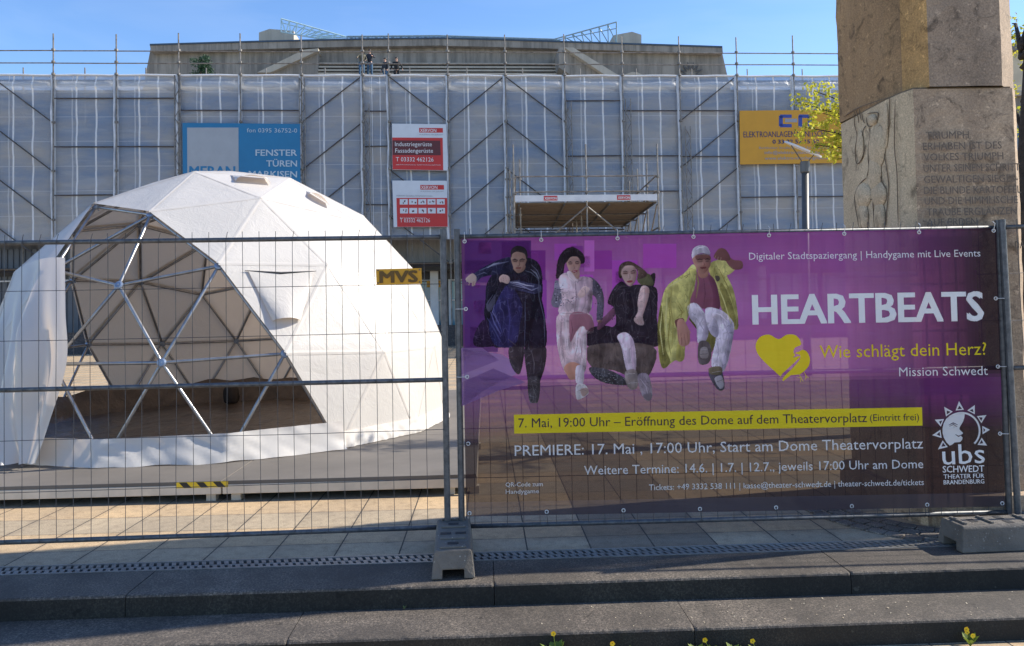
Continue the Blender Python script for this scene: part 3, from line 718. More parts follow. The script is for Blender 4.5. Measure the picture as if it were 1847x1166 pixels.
# ---- scaffold canopy over the entrance
cn = thing('canopy_scaffold', 'freestanding scaffold canopy with plank deck and white front board before the entrance', 'scaffold', (2.5, 28.5, 0))
cy0, cz = 24.8, 4.93
cx0, cx1 = 0.17, 4.76
def cyd(x, y): return y + BY*(x - 2.4)
rows = [cy0, cy0+2.0, cy0+4.0, cy0+6.0, cy0+7.4]
for ri, y in enumerate(rows):
    for xi, x in enumerate((cx0-0.05, (cx0+cx1)/2, cx1+0.05)):
        mb = MB(); top = 6.75 if ri == 0 else (6.6 + random.uniform(-0.2, 0.2) if xi != 1 else cz)
        mb.tube([(x, cyd(x, y), 0), (x, cyd(x, y), top)], 0.027, 6)
        for z in (1.0, 2.0, 3.0, 4.0, cz+0.25, cz+0.75): 
            if z < top: mb.tube([(x, cyd(x, y), z-.03), (x, cyd(x, y), z+.03)], 0.055, 8)
        mb.build('standard', MAT['scaf'], cn)
for z in (cz+0.28, cz+0.78):
    mb = MB(); mb.tube([(cx0, cyd(cx0, cy0)-0.03, z), (cx1, cyd(cx1, cy0)-0.03, z)], 0.025, 6); mb.build('guard_rail', MAT['scaf'], cn)
    for x in (cx0, cx1):
        mb = MB(); mb.tube([(x, cyd(x, cy0), z), (x, cyd(x, rows[-1]), z)], 0.025, 6); mb.build('guard_rail', MAT['scaf'], cn)
for k in range(24):
    y = cy0 + 0.05 + k*0.315
    mb = MB(); mb.slab([(cx0, cyd(cx0, y), cz-0.10), (cx1, cyd(cx1, y), cz-0.10), (cx1, cyd(cx1, y)+0.235, cz-0.10), (cx0, cyd(cx0, y)+0.235, cz-0.10)], (0, 0, 0.045)); mb.build('plank', MAT['wood'], cn)
for k in range(4):
    x = cx0 + 0.1 + k*(cx1-cx0-0.2)/3
    mb = MB(); mb.tube([(x, cyd(x, cy0), cz-0.135), (x, cyd(x, rows[-1]), cz-0.135)], 0.03, 6); mb.build('joist', MAT['scaf_dark'], cn)
for y in rows[1:]:
    mb = MB(); mb.tube([(cx0, cyd(cx0, y), cz-0.22), (cx1, cyd(cx1, y), cz-0.22)], 0.03, 6); mb.build('ledger', MAT['scaf_dark'], cn)
mid = (cx0+cx1)/2
for y in rows[1:]:
    for x in (cx0-0.05, cx1+0.05):
        mb = MB(); mb.tube([(x, cyd(x, y-2), cz-0.9), (x, cyd(x, y), cz-0.9)], 0.024, 6); mb.build('ledger', MAT['scaf_dark'], cn)
for x in (cx0-0.28, cx0-0.18, cx0+0.16):
    mb = MB(); mb.tube([(x, cyd(x, cy0+1.0), 0), (x, cyd(x, cy0+1.0), 6.3 + (x-cx0))], 0.027, 6)
    for z in (2.0, 3.0, 4.0, 4.6, 5.2, 5.8): mb.tube([(x, cyd(x, cy0+1.0), z-.03), (x, cyd(x, cy0+1.0), z+.03)], 0.055, 8)
    mb.build('standard', MAT['scaf'], cn)
for q in range(2):
    z0_ = cz-0.35-0.38*q; mb = MB(); yb = rows[-1]-0.2
    mb.tube([(cx0, cyd(cx0, yb), z0_), (cx1, cyd(cx1, yb), z0_)], 0.026, 6)
    for k in range(14):
        xa = cx0 + (cx1-cx0)*k/14; mb.tube([(xa, cyd(xa, yb), z0_ - (0.3 if k % 2 else 0)), (xa+(cx1-cx0)/14, cyd(xa, yb), z0_ - (0 if k % 2 else 0.3))], 0.014, 5)
    mb.build('lattice_beam', MAT['scaf_dark'], cn)
for x0_, x1_ in ((mid, cx0+1.0), (mid, cx1-1.0)):
    mb = MB(); mb.tube([(x0_, cy0-0.05, cz-0.2), (x1_, cy0+0.1, cz-1.25)], 0.026, 6); mb.build('brace', MAT['scaf'], cn)
for y in rows[:-1]:
    mb = MB(); mb.tube([(cx1, cyd(cx1, y), cz-0.15), (cx1, cyd(cx1, y+2), cz-1.6)], 0.024, 6); mb.build('brace', MAT['scaf'], cn)
fa = Vector((cx0-0.02, cyd(cx0, cy0)-0.06, cz-0.03)); fb = Vector((cx1, cyd(cx1, cy0)-0.06, cz-0.03))
mb = MB(); mb.slab([fa, fb, fb + Vector((0, 0, 0.20)), fa + Vector((0, 0, 0.20))], (0, 0.03, 0)); mb.build('fascia_board', MAT['white_board'], cn)
for q0 in (0.205, 0.72):
    A = fa.lerp(fb, q0) + Vector((0, -0.006, 0.055)); Bq = fa.lerp(fb, q0+0.085) + Vector((0, -0.006, 0.055)); nn = Vector((BY, -1, 0)).normalized()
    mb = MB(); mb.slab([A - (Bq-A)*0.06 - Vector((0, 0, .03)), Bq + (Bq-A)*0.06 - Vector((0, 0, .03)), Bq + (Bq-A)*0.06 + Vector((0, 0, .12)), A - (Bq-A)*0.06 + Vector((0, 0, .12))], (0, 0.004, 0)); mb.build('name_label', MAT['sign_red'], cn)
    text_mb('XERVON', A, Bq, 0.085, nn, offset=0.03, off=0.006).build('lettering', MAT['sign_letter'], cn)

# low dark netting barrier before the building
nb = thing('netting_barrier', 'low dark netting barrier standing along the foot of the theatre', 'barrier', tuple(bf(0, 1.6, 0)))
mb = MB(); mb.grid(lambda s, t: bf(-24 + 44*s, 1.6+0.05*noise.noise(Vector((s*90, t*3, 0))), 0.02 + 0.85*t + 0.05*noise.noise(Vector((s*60, 4, 0)))*t), 160, 3)
mb.build('netting', M('dark_netting', (0.045,0.045,0.05), (0.12,0.115,0.11), 16, 0.9, lo=0.5, hi=0.7), nb)
mb = MB()
for k in range(19): mb.tube([bf(-24+44*k/18, 1.56, 0), bf(-24+44*k/18, 1.56, 1.0)], 0.025, 6)
mb.build('post_row', MAT['white_board'], nb)

# ================================================================== PEOPLE ON THE ROOF
def skin(points, edges, name, mat, parent, sub=1):
    me = bpy.data.meshes.new('tmp_skin'); me.from_pydata([p[0] for p in points], edges, [])
    o = bpy.data.objects.new('tmp_skin', me); COL.objects.link(o)
    m = o.modifiers.new('s', 'SKIN'); m.use_smooth_shade = True
    for i, p in enumerate(points):
        sv = me.skin_vertices[0].data[i]; sv.radius = (p[1], p[1]*(p[2] if len(p) > 2 else 1)); sv.use_root = (i == 0)
    if sub: o.modifiers.new('u', 'SUBSURF').levels = sub
    nm = bpy.data.meshes.new_from_object(o.evaluated_get(bpy.context.evaluated_depsgraph_get())); nm.name = name
    bpy.data.objects.remove(o); bpy.data.meshes.remove(me)
    nm.materials.clear(); nm.materials.append(mat)
    for p in nm.polygons: p.use_smooth = True
    r = bpy.data.objects.new(name, nm); COL.objects.link(r); r.parent = parent; ORG[r.name] = org(parent); return r
SKIN = M('skin', (0.50,0.30,0.22), (0.44,0.26,0.19), 8, 0.55)
HAIR = M('dark_hair', (0.03,0.02,0.015), None, 20, 0.6)
def person(loc, rz, top, legs, label, armL, armR, hgt=1.75, lean=0.0):
    o = thing('person', label, 'person', tuple(loc), rz, 'workers on the theatre roof'); k = hgt/1.75
    P = lambda x, y, z: (x*k, y*k - 0.0, z*k)
    hip, chest, neck = P(0, 0, 0.95), P(0, -0.02-lean, 1.30), P(0, -0.03-lean*1.4, 1.50)
    pts = [(hip, 0.10*k, 0.75), (P(0, -0.01-lean*.5, 1.12), 0.10*k, 0.75), (chest, 0.125*k, 0.7), (neck, 0.058*k), (P(0, -0.04-lean*1.5, 1.58), 0.075*k, 1.15), (P(0, -0.05-lean*1.5, 1.67), 0.085*k, 1.1), (P(0, -0.04-lean*1.5, 1.73), 0.05*k)]
    ed = [(0, 1), (1, 2), (2, 3), (3, 4), (4, 5), (5, 6)]
    legpts = []
    for s in (-1, 1):
        b = len(pts)
        pts += [(P(s*0.10, 0, 0.86), 0.088*k), (P(s*0.12, -0.03, 0.48), 0.062*k), (P(s*0.13, 0.02, 0.09), 0.042*k), (P(s*0.14, -0.13, 0.04), 0.036*k)]
        ed += [(0, b), (b, b+1), (b+1, b+2), (b+2, b+3)]
    for s, arm in ((-1, armL), (1, armR)):
        b = len(pts); sh_ = P(s*0.19, -0.02-lean*1.2, 1.41); el, ha = P(*arm[0]), P(*arm[1])
        d = (Vector(ha) - Vector(el)).normalized()
        pts += [(sh_, 0.062*k), (el, 0.043*k), (ha, 0.03*k), (tuple(Vector(ha) + d*0.09*k), 0.034*k, 0.5)]
        ed += [(2, b), (b, b+1), (b+1, b+2), (b+2, b+3)]
    skin(pts, ed, 'body', SKIN, o)
    j = [(P(0, 0, 0.90), 0.165*k, 0.8), (P(0, -0.01-lean*.5, 1.12), 0.150*k, 0.78), (chest, 0.178*k, 0.72), (tuple((Vector(neck)*0.6+Vector(chest)*0.4)), 0.09*k)]
    je = [(0, 1), (1, 2), (2, 3)]
    for s, arm in ((-1, armL), (1, armR)):
        b = len(j); el, ha = Vector(P(*arm[0])), Vector(P(*arm[1]))
        j += [(P(s*0.19, -0.02-lean*1.2, 1.41), 0.078*k), (tuple(el), 0.058*k), (tuple(el.lerp(ha, 0.85)), 0.045*k)]; je += [(2, b), (b, b+1), (b+1, b+2)]
    skin(j, je, 'jacket', top, o)
    t_ = [(P(0, 0, 1.02), 0.15*k, 0.8)]; te = []
    for s in (-1, 1):
        b = len(t_); t_ += [(P(s*0.10, 0, 0.86), 0.105*k), (P(s*0.12, -0.03, 0.48), 0.078*k), (P(s*0.13, 0.02, 0.10), 0.06*k)]; te += [(0, b), (b, b+1), (b+1, b+2)]
    skin(t_, te, 'trousers', legs, o)
    mb = MB(); hc = Vector(P(0, -0.02-lean*1.5, 1.68)) + org(o); mb.sphere(hc, (0.098*k, 0.11*k, 0.09*k), 12, 8); mb.build('hair', HAIR, o, smooth=True)
    return o
DK = M('dark_navy_jacket', (0.025,0.03,0.045), None, 6, 0.8); BK = M('black_shirt', (0.012,0.013,0.016), None, 6, 0.8)
JN = M('blue_jeans', (0.06,0.13,0.22), (0.04,0.09,0.16), 6, 0.85); GJ = M('dull_olive_jacket', (0.10,0.095,0.07), None, 6, 0.85); BJ = M('black_trousers', (0.02,0.022,0.028), None, 6, 0.85)
def roof_spot(x, ytop, out, hgt):
    p = bpix(x, ytop, out); return Vector((p.x, p.y, p.z - hgt))
person(roof_spot(652, 91, TO+1.4, 1.66), 0.5, GJ, JN, 'person in dull jacket and jeans leaning left on the roof steps', ((-0.34, -0.16, 1.22), (-0.40, -0.40, 1.12)), ((0.28, -0.10, 1.16), (0.15, -0.30, 1.05)), 1.66, 0.06)
person(roof_spot(667, 90, TO+1.2, 1.68), -0.3, DK, JN, 'person in dark jacket and jeans with bent arms, second on the roof steps', ((-0.30, -0.05, 1.17), (-0.22, -0.30, 1.16)), ((0.36, -0.05, 1.20), (0.30, -0.30, 1.25)), 1.68)
person(roof_spot(695, 105, TO+1.9, 1.60), -0.6, DK, JN, 'person in dark top and blue jeans beside the scaffold post on the roof', ((-0.27, 0.02, 1.15), (-0.25, -0.12, 0.92)), ((0.27, 0.0, 1.15), (0.26, -0.10, 0.92)), 1.60)
person(roof_spot(715, 104, TO+1.9, 1.62), 0.1, BK, BJ, 'person all in black standing rightmost on the roof steps', ((-0.33, 0.04, 1.18), (-0.28, -0.10, 0.95)), ((0.34, 0.04, 1.18), (0.38, -0.06, 0.96)), 1.62)

# ================================================================== STAGE PLATFORM AND DOME
pf = thing('stage_platform', 'low grey stage platform on short feet carrying the white dome', 'platform', plaza(-3.6, 8, 0), YAW)
PU0, PU1, PV0, PV1 = -7.6, -0.095, 6.335, 12.9
def pl(u, v, z): return (u + 3.6, v - 8, z)
JX = [PU0, -6.55, -4.5, -2.45, PU1]; JV = [PV0, PV0+2.05, PV0+4.1, PV1]
deckm = M('grey_deck_board', (0.155,0.138,0.12), (0.115,0.103,0.09), 1.5, 0.75, 0.1, 60)
JU = [PU0, -6.2, -4.19, -2.15, PU1]
for a, b in zip(JU, JU[1:]):
    for c, d in zip(JV, JV[1:]):
        mb = MB(); mb.box(pl((a+b)/2, (c+d)/2, 0.151), (b-a-0.008, d-c-0.008, 0.03), bev=0.003); local_build(mb, 'deck_panel', deckm, pf)
    mb = MB(); mb.box(pl((a+b)/2, PV0+0.015, 0.098), (b-a-0.012, 0.03, 0.075), bev=0.004)
    local_build(mb, 'fascia', M('cream_platform_rail', (0.66,0.57,0.45), (0.55,0.48,0.38), 6, 0.6) if a == PU0 else bpy.data.materials['cream_platform_rail'], pf)
for v in JV:
    for u in JU[1:]:
        for du in (-0.10, 0.10):
            if v in (JV[0], JV[1]):
                mb = MB(); mb.box(pl(u+du-(0.12 if u == PU1 else 0), v+(0.08 if v == JV[0] else 0), 0.031), (0.075, 0.075, 0.062)); local_build(mb, 'foot', bpy.data.materials['cream_platform_rail'], pf)
mb = MB(); mb.box(pl(PU1-0.015, (PV0+PV1)/2+0.02, 0.098), (0.03, PV1-PV0-0.1, 0.075)); local_build(mb, 'fascia', bpy.data.materials['cream_platform_rail'], pf)
ht = MB(); bl = MB(); hu0, hu1, hz0, hz1 = -2.508, -2.098, 0.116, 0.163
def pq(u, z, k): q = pl(u, PV0-0.0015*k, z); return q
ht.add([pq(hu0, hz0, 1), pq(hu1, hz0, 1), pq(hu1, hz1, 1), pq(hu0, hz1, 1)], [(0, 1, 2, 3)])
tp = local_build(ht, 'hazard_tape', M('yellow_tape', (0.75,0.52,0.02), None, 8, 0.5), pf)
for k in range(3):
    x = hu0 + 0.015 + k*0.135
    bl.add([pq(x+0.045, hz0+.002, 2), pq(x+0.105, hz0+.002, 2), pq(x+0.065, hz1-.002, 2), pq(x+0.005, hz1-.002, 2)], [(0, 1, 2, 3)])
local_build(bl, 'black_stripes', MAT['black'], tp)

DC = Vector((-3.477, 9.567, 0.63)); DR = 2.627; DA = 1.161
def geodesic():
    ph = (1+5**.5)/2
    V = [Vector(p).normalized() for p in ((-1,ph,0),(1,ph,0),(-1,-ph,0),(1,-ph,0),(0,-1,ph),(0,1,ph),(0,-1,-ph),(0,1,-ph),(ph,0,-1),(ph,0,1),(-ph,0,-1),(-ph,0,1))]
    q = V[5].rotation_difference(Vector((0, 0, 1)))
    ax = V[5].cross(Vector((0, 0, 1))).normalized(); R = Matrix.Rotation(math.acos(V[5].z), 3, ax)
    V = [R @ v for v in V]
    T = [(0,11,5),(0,5,1),(0,1,7),(0,7,10),(0,10,11),(1,5,9),(5,11,4),(11,10,2),(10,7,6),(7,1,8),(3,9,4),(3,4,2),(3,2,6),(3,6,8),(3,8,9),(4,9,5),(2,4,11),(6,2,10),(8,6,7),(9,8,1)]
    P, idx, Fs = [], {}, []
    def add(p):
        p = p.normalized(); k = (round(p.x, 3)+0., round(p.y, 3)+0., round(p.z, 3)+0.)
        for kk, i in idx.items():
            if abs(kk[0]-k[0])+abs(kk[1]-k[1])+abs(kk[2]-k[2]) < 0.01: return i
        idx[k] = len(P); P.append(p); return idx[k]
    for a, b, c in T:
        g = {(i, j): add((V[a]*(3-i-j) + V[b]*i + V[c]*j)/3) for i in range(4) for j in range(4-i)}
        for i in range(3):
            for j in range(3-i):
                Fs.append((g[i, j], g[i+1, j], g[i, j+1]))
                if i+j < 2: Fs.append((g[i+1, j], g[i+1, j+1], g[i, j+1]))
    return P, Fs
GP, GF = geodesic()
RA = Matrix.Rotation(DA, 3, 'Z')
HB = []
for p in GP:
    q = DC + (RA @ p)*DR
    if p.z < -0.1: q.z = 0.185
    HB.append(q)
GF = [f for f in GF if all(GP[i].z > -0.3 for i in f)]
GF = [f if (HB[f[1]]-HB[f[0]]).cross(HB[f[2]]-HB[f[0]]).dot(HB[f[0]]-DC) > 0 else f[::-1] for f in GF]
def inpoly(p, poly):
    x, y = p; r = False
    for i in range(len(poly)):
        (x0, y0), (x1, y1) = poly[i], poly[i-1]
        if (y0 > y) != (y1 > y) and x < (x1-x0)*(y-y0)/(y1-y0) + x0: r = not r
    return r
def hub_near(x, y, front):
    best = None
    for i, q in enumerate(HB):
        if GP[i].z < -0.3: continue
        if ((CO - q).dot(q - DC) > 0) != front: continue
        a = proj(q); d = math.hypot(a[0]-x, a[1]-y)
        if best is None or d < best[0]: best = (d, i)
    return best[1]
OPEN_PX = [(171, 371), (270, 385), (394, 478), (515, 638), (612, 806), (409, 840), (185, 856), (20, 838), (92, 657), (93, 486)]
opened = set()
for k, f in enumerate(GF):
    c = (HB[f[0]]+HB[f[1]]+HB[f[2]])/3
    nrm = (HB[f[1]]-HB[f[0]]).cross(HB[f[2]]-HB[f[0]])
    if nrm.dot(CO - c) > 0 and inpoly(proj(c), OPEN_PX): opened.add(k)
back = [hub_near(*p) for p in ((38, 528, False), (130, 416, False), (128, 505, False), (40, 636, False), (96, 756, False), (157, 621, False), (222, 737, False))]
h0, h1, h10, h16, h17, h19, h20 = back
for tri in ((h0, h1, h10), (h0, h10, h16), (h10, h16, h19), (h16, h17, h19), (h17, h19, h20)):
    for k, f in enumerate(GF):
        if set(f) == set(tri): opened.add(k)
dm = thing('dome_tent', 'white canvas geodesic dome tent with open front on the low stage', 'tent', (DC.x, DC.y, 0.166))
# cover: every remaining facet subdivided, slightly slack between the struts
mb = MB(); NS = 9; vid = {}
for k, f in enumerate(GF):
    if k in opened: continue
    a, b, c = (HB[i] for i in f); loc = {}
    for i in range(NS+1):
        for j in range(NS+1-i):
            w = (NS-i-j)/NS, i/NS, j/NS
            p = a*w[0] + b*w[1] + c*w[2]
            key = tuple(round(x, 3) for x in p)
            if key not in vid:
                n = (p - DC).normalized()
                sag = min(1, min(w)*6)
                wr = noise.noise(p*2.6)*0.010 + noise.noise(Vector((p.x*7, p.y*7, p.z*3)))*0.003
                q = p + n*(0.028 + wr*sag*0.7)
                if p.z < 0.19: q = p + Vector((n.x, n.y, 0)).normalized()*(0.05 + 0.03*noise.noise(p*5)); q.z = 0.170
                vid[key] = len(mb.v); mb.v.append(tuple(q))
            loc[i, j] = vid[key]
    for i in range(NS):
        for j in range(NS-i):
            mb.f.append((loc[i, j], loc[i+1, j], loc[i, j+1])); mb.c.append(None)
            if i+j < NS-1: mb.f.append((loc[i+1, j], loc[i+1, j+1], loc[i, j+1])); mb.c.append(None)
cover = mb.build('cover', MAT['canvas'], dm, smooth=True)
# welded seams: narrow doubled strips along the panel joints
sm_ = MB()
ek = {}
for k, f in enumerate(GF):
    if k in opened: continue
    for i in range(3): ek.setdefault(tuple(sorted((f[i], f[(i+1) % 3]))), []).append(k)
for (a, b), ks in ek.items():
    if len(ks) < 2 or HB[a].z < 0.2 and HB[b].z < 0.2: continue
    A, Bq = HB[a], HB[b]; d = (Bq - A).normalized()
    for k in ks:
        f = GF[k]; n = (HB[f[1]]-HB[f[0]]).cross(HB[f[2]]-HB[f[0]]).normalized(); cc = (HB[f[0]]+HB[f[1]]+HB[f[2]])/3
        side = (cc - A); side = (side - d*side.dot(d)).normalized()
        def sp_(s, t):
            p = A.lerp(Bq, s); rn = (p - DC).normalized(); return p + rn*0.0305 + side*(0.022*t) + n*0.001*math.sin(s*40)
        sm_.grid(sp_, 10, 1)
sm_.build('seam', MAT['canvas_smooth'], dm)
# struts and hubs that the photo shows (the open front and what is seen inside)
wide = [(150, 350), (280, 370), (410, 465), (530, 620), (640, 830), (409, 860), (185, 870), (0, 860), (80, 657), (80, 470)]
edges = set()
for f in GF:
    for i in range(3): edges.add(tuple(sorted((f[i], f[(i+1) % 3]))))
used = set()
for a, b in sorted(edges):
    m = (HB[a]+HB[b])/2
    pts = [proj(HB[a].lerp(HB[b], t)) for t in (0.15, 0.3, 0.5, 0.7, 0.85)]
    if not any(inpoly(p, wide) for p in pts): continue
    sh_ = lambda q: DC + (q - DC)*0.992
    A, Bq = sh_(HB[a]), sh_(HB[b])
    mb = MB(); d = (Bq - A)
    mb.tube([A + d*0.015, A + d*0.05, A + d*0.06, Bq - d*0.06, Bq - d*0.05, Bq - d*0.015], [0.010, 0.014, 0.0165, 0.0165, 0.014, 0.010], 8)
    mb.build('strut', MAT['alu'], dm, smooth=True); used |= {a, b}
for i in sorted(used):
    n = (HB[i] - DC).normalized(); c = DC + (HB[i]-DC)*0.992
    mb = MB(); mb.tube([c - n*0.022, c - n*0.012, c + n*0.012, c + n*0.02], [0.035, 0.042, 0.042, 0.03], 12)
    mb.tube([c - n*0.05, c + n*0.03], 0.009, 6)
    mb.build('hub', MAT['hub'], dm)
# skirt under the open front
base = [hub_near(x, y, True) for x, y in ((-39, 807), (20, 828), (185, 845), (409, 828), (612, 806))]
BP = [Vector((HB[i].x, HB[i].y, 0)) for i in base]
def along(L, t):
    k = min(int(t*(len(L)-1)), len(L)-2); return L[k].lerp(L[k+1], t*(len(L)-1)-k)
def skirt(s, t):
    p = along(BP, s); n = Vector((p.x-DC.x, p.y-DC.y, 0)).normalized()
    r = 0.06 + 0.09*(1-t)**1.5 + 0.03*noise.noise(Vector((s*11, t*1.2 + s*4, 3)))*(1.1-t*0.7) + 0.014*noise.noise(Vector((s*40+t*3, t*2, 7)))
    top = 0.385 + 0.05*s
    return p + n*r + Vector((0, 0, 0.172 + (top-0.172)*t + 0.012*noise.noise(Vector((s*15, 2, 5)))*(1-t)))
mb = MB(); mb.grid(skirt, 120, 10); mb.build('skirt', MAT['canvas_smooth'], dm, smooth=True)
# hem with small gathers along the right foot
base2 = [hub_near(x, y, True) for x, y in ((612, 806), (747, 785), (799, 752))]
BP2 = [Vector((HB[i].x, HB[i].y, 0)) for i in base2]
def hem(s, t):
    p = along(BP2, s); n = Vector((p.x-DC.x, p.y-DC.y, 0)).normalized()
    return p + n*(0.055 + 0.03*(1-t) + (0.02*noise.noise(Vector((s*30, t*2, 9))) + 0.015*noise.noise(Vector((s*70, t*2, 4))))*(1-t*t)) + Vector((0, 0, 0.172+0.16*t))
mb = MB(); mb.grid(hem, 80, 8); mb.build('hem', MAT['canvas_smooth'], dm, smooth=True)
# the door cloth let down at the left of the opening
LK = [ony(*p) for p in ((28, 488, 8.27), (4, 560, 7.95), (-22, 645, 7.55), (-12, 745, 7.3), (8, 832, 7.05))]
RK = [ony(*p) for p in ((117, 465, 7.36), (118, 560, 7.02), (120, 655, 6.88), (88, 765, 6.90), (64, 836, 6.86))]
def spl(L, t):
    n = len(L)-1; k = min(int(t*n), n-1); u = t*n-k
    a, b, c, d = L[max(k-1, 0)], L[k], L[k+1], L[min(k+2, n)]
    return 0.5*((2*b)+(c-a)*u+(2*a-5*b+4*c-d)*u*u+(3*b-a-3*c+d)*u**3)
def flap(s, t):
    a, b = spl(LK, t), spl(RK, t); p = a.lerp(b, s)
    amp = min(1, t*2.5)*math.sin(PI*min(1, s*1.02))
    out = Vector((-0.35, -1, 0)).normalized()
    pl_ = 0.075*math.sin(s*11 + t*3.5) + 0.045*math.sin(s*23 - t*3.0 + 1) + 0.05*noise.noise(Vector((s*5, t*3, 2)))
    p = p + out*(pl_*amp + 0.09*math.sin(PI*s)*min(1, t*3))
    p.z += 0.05*math.sin(PI*s)*max(0, 1-t*5) + 0.015*noise.noise(Vector((s*8, 1, 1)))*(t > 0.95)
    return p
mb = MB(); mb.grid(flap, 60, 60); mb.build('door_flap', MAT['canvas_smooth'], dm, smooth=True, label='door cloth let down in folds at the left of the opening')
# vent flaps
def hit(x, y):
    r = ray(x, y).normalized(); best = None
    for k, f in enumerate(GF):
        q = mathutils.geometry.intersect_ray_tri(HB[f[0]], HB[f[1]], HB[f[2]], r, CO, True)
        if q is not None and (best is None or (q-CO).length < (best[0]-CO).length): best = (q, (HB[f[1]]-HB[f[0]]).cross(HB[f[2]]-HB[f[0]]).normalized())
    return best
def vent(top, bot, raise_, label, lip=0.0):
    T = [hit(*p) for p in top]; Bt = [hit(*p) for p in bot]
    if any(x is None for x in T+Bt): return
    n = T[0][1]
    def fn(s, t):
        a = T[0][0].lerp(T[1][0], s); b = Bt[0][0].lerp(Bt[1][0], s); h = math.sin(PI*min(1, max(0, s)))**0.5
        return a.lerp(b, t) + n*(0.045 + raise_*h*t**1.3) + Vector((0, 0, -lip*h*t))
    mb = MB(); mb.grid(fn, 20, 10); mb.build('vent_flap', MAT['canvas'], dm, smooth=True, label=label)
vent(((418, 321), (480, 326)), ((424, 334), (488, 339)), 0.09, 'raised vent flap near the top')
vent(((445, 490), (566, 490)), ((490, 583), (540, 582)), 0.075, 'slack vent pocket below a slit')
vent(((553, 349), (588, 371)), ((553, 358), (590, 381)), 0.08, 'small vent flap at the right shoulder')
h = hit(505, 497)
if h:
    mb = MB(); q = [hit(440, 492), hit(568, 493)]
    mb.tube([q[0][0]+q[0][1]*0.045, h[0]+h[1]*0.05, q[1][0]+q[1][1]*0.045], [0.003, 0.012, 0.003], 6); mb.build('vent_slit', MAT['dark'], dm)

# black foil and bag inside
def foil(s, t):
    an = 2*PI*s; r = (DR-0.16)*t; z = 0.175 + 0.02*abs(noise.noise(Vector((math.cos(an)*r*3, math.sin(an)*r*3, 1)))) + 0.012*noise.noise(Vector((math.cos(an)*r*9, math.sin(an)*r*9, 4)))
    if t > 0.9: z += (t-0.9)*3.0*(1+0.25*noise.noise(Vector((math.cos(an)*6, math.sin(an)*6, 2)))) if math.sin(an) > -0.5 else 0
    return Vector((DC.x + r*math.cos(an), DC.y + r*math.sin(an), z+0.01))
mb = MB(); mb.grid(foil, 140, 40)
tag(mb.build('floor_foil', M('black_foil', (0.12,0.088,0.066), (0.05,0.037,0.03), 3, 0.28, 0.5, 9, bdist=0.05), smooth=True, origin=(DC.x, DC.y, 0.17)), 'crumpled black plastic foil covering the floor inside the dome', 'foil')
bp_ = onplane(417, 727, (0, 11.3, 0), (0, 1, 0)); bp_.z = 0.2
bgg = thing('bag', 'dark round bag lying on the foil inside the dome', 'bag', tuple(bp_))
mb = MB(); mb.grid(lambda s, t: bp_ + Vector(((0.115+0.015*noise.noise(Vector((s*6, t*4, 0))))*math.cos(2*PI*s)*math.sin(PI*min(.99, t*0.9+.1))**.5, 0.10*math.sin(2*PI*s)*math.sin(PI*min(.99, t*0.9+.1))**.5, 0.26*(1-math.cos(PI*t))/2)), 20, 10)
mb.build('sack', M('dark_bag_cloth', (0.03,0.022,0.018), None, 10, 0.8, 0.4, 20), bgg, smooth=True)
mb = MB(); mb.tube([bp_ + Vector((-0.05, 0, 0.24)), bp_ + Vector((-0.03, 0, 0.30)), bp_ + Vector((0.03, 0, 0.30)), bp_ + Vector((0.05, 0, 0.24))], 0.008, 6); mb.build('strap', MAT['black'], bgg)

# ================================================================== FENCE
def mesh_panel(name, label, loc, rz, L, post_r=0.0205, lean=0.0, spikes=True):
    """panel in its own axes: x along, z up from the ground; y = 0"""
    o = thing(name, label, 'fence', loc, rz, 'mesh fence panels along the steps'); o.rotation_euler = (0, lean, rz)
    z0, z1 = 0.12, 1.985; zm = 1.062
    for x in (0, L):
        mb = MB(); mb.tube([(x, 0, 0.03), (x, 0, 2.035)], post_r, 12); local_build(mb, 'post', MAT['galv'], o, smooth=False)
    for z in (z0, zm, z1):
        mb = MB(); mb.tube([(post_r, 0, z), (L-post_r, 0, z)], 0.015, 10); local_build(mb, 'rail', MAT['galv'], o, smooth=True)
    mb = MB(); k = 0; x = 0.085
    while x < L-0.05:
        w = [random.uniform(-0.004, 0.004) for _ in range(4)]
        pts = [(x, -0.017, z0), (x+w[0], -0.018, 0.5), (x+w[1], -0.018, zm-0.02), (x+w[2], -0.018, 1.5), (x+w[3]*.4, -0.017, z1)]
        if spikes: pts.append((x + random.choice((0, 0, 0.008, 0.012)), -0.017, z1+0.05))
        mb.tube(pts, 0.0019, 5); x += 0.1045
    for z in (z0+0.31, z0+0.625, zm+0.31, zm+0.618):
        mb.tube([(0, -0.014, z), (L*0.3, -0.014, z+random.uniform(-.006, .006)), (L*0.7, -0.014, z+random.uniform(-.006, .006)), (L, -0.014, z)], 0.0021, 5)
    local_build(mb, 'wire_mesh', MAT['galv_wire'], o)
    return o
aL = math.atan(0.0565); LL = 3.45
rp = Vector((-0.442, 4.990, 0)); lp = rp - Vector((math.cos(aL), math.sin(aL), 0))*LL
mesh_panel('mesh_fence', 'bare wire mesh fence panel standing in front of the white dome', tuple(lp), aL, LL)
aB = math.atan(0.0243); bl_ = Vector((-0.352, 4.998, 0)); BL_ = (3.222+0.352)/math.cos(aB)
mesh_panel('mesh_fence', 'wire mesh fence panel covered by the purple theatre banner', tuple(bl_), aB, BL_)
pr = onplane(1836, 940, (3.2, 5.06, 0), (-0.0243, 1, 0)); 
mesh_panel('mesh_fence', 'leaning bare fence panel at the right in front of the stone pillar', (pr.x-0.003, 5.05, 0), aB, 3.45, lean=-0.016)
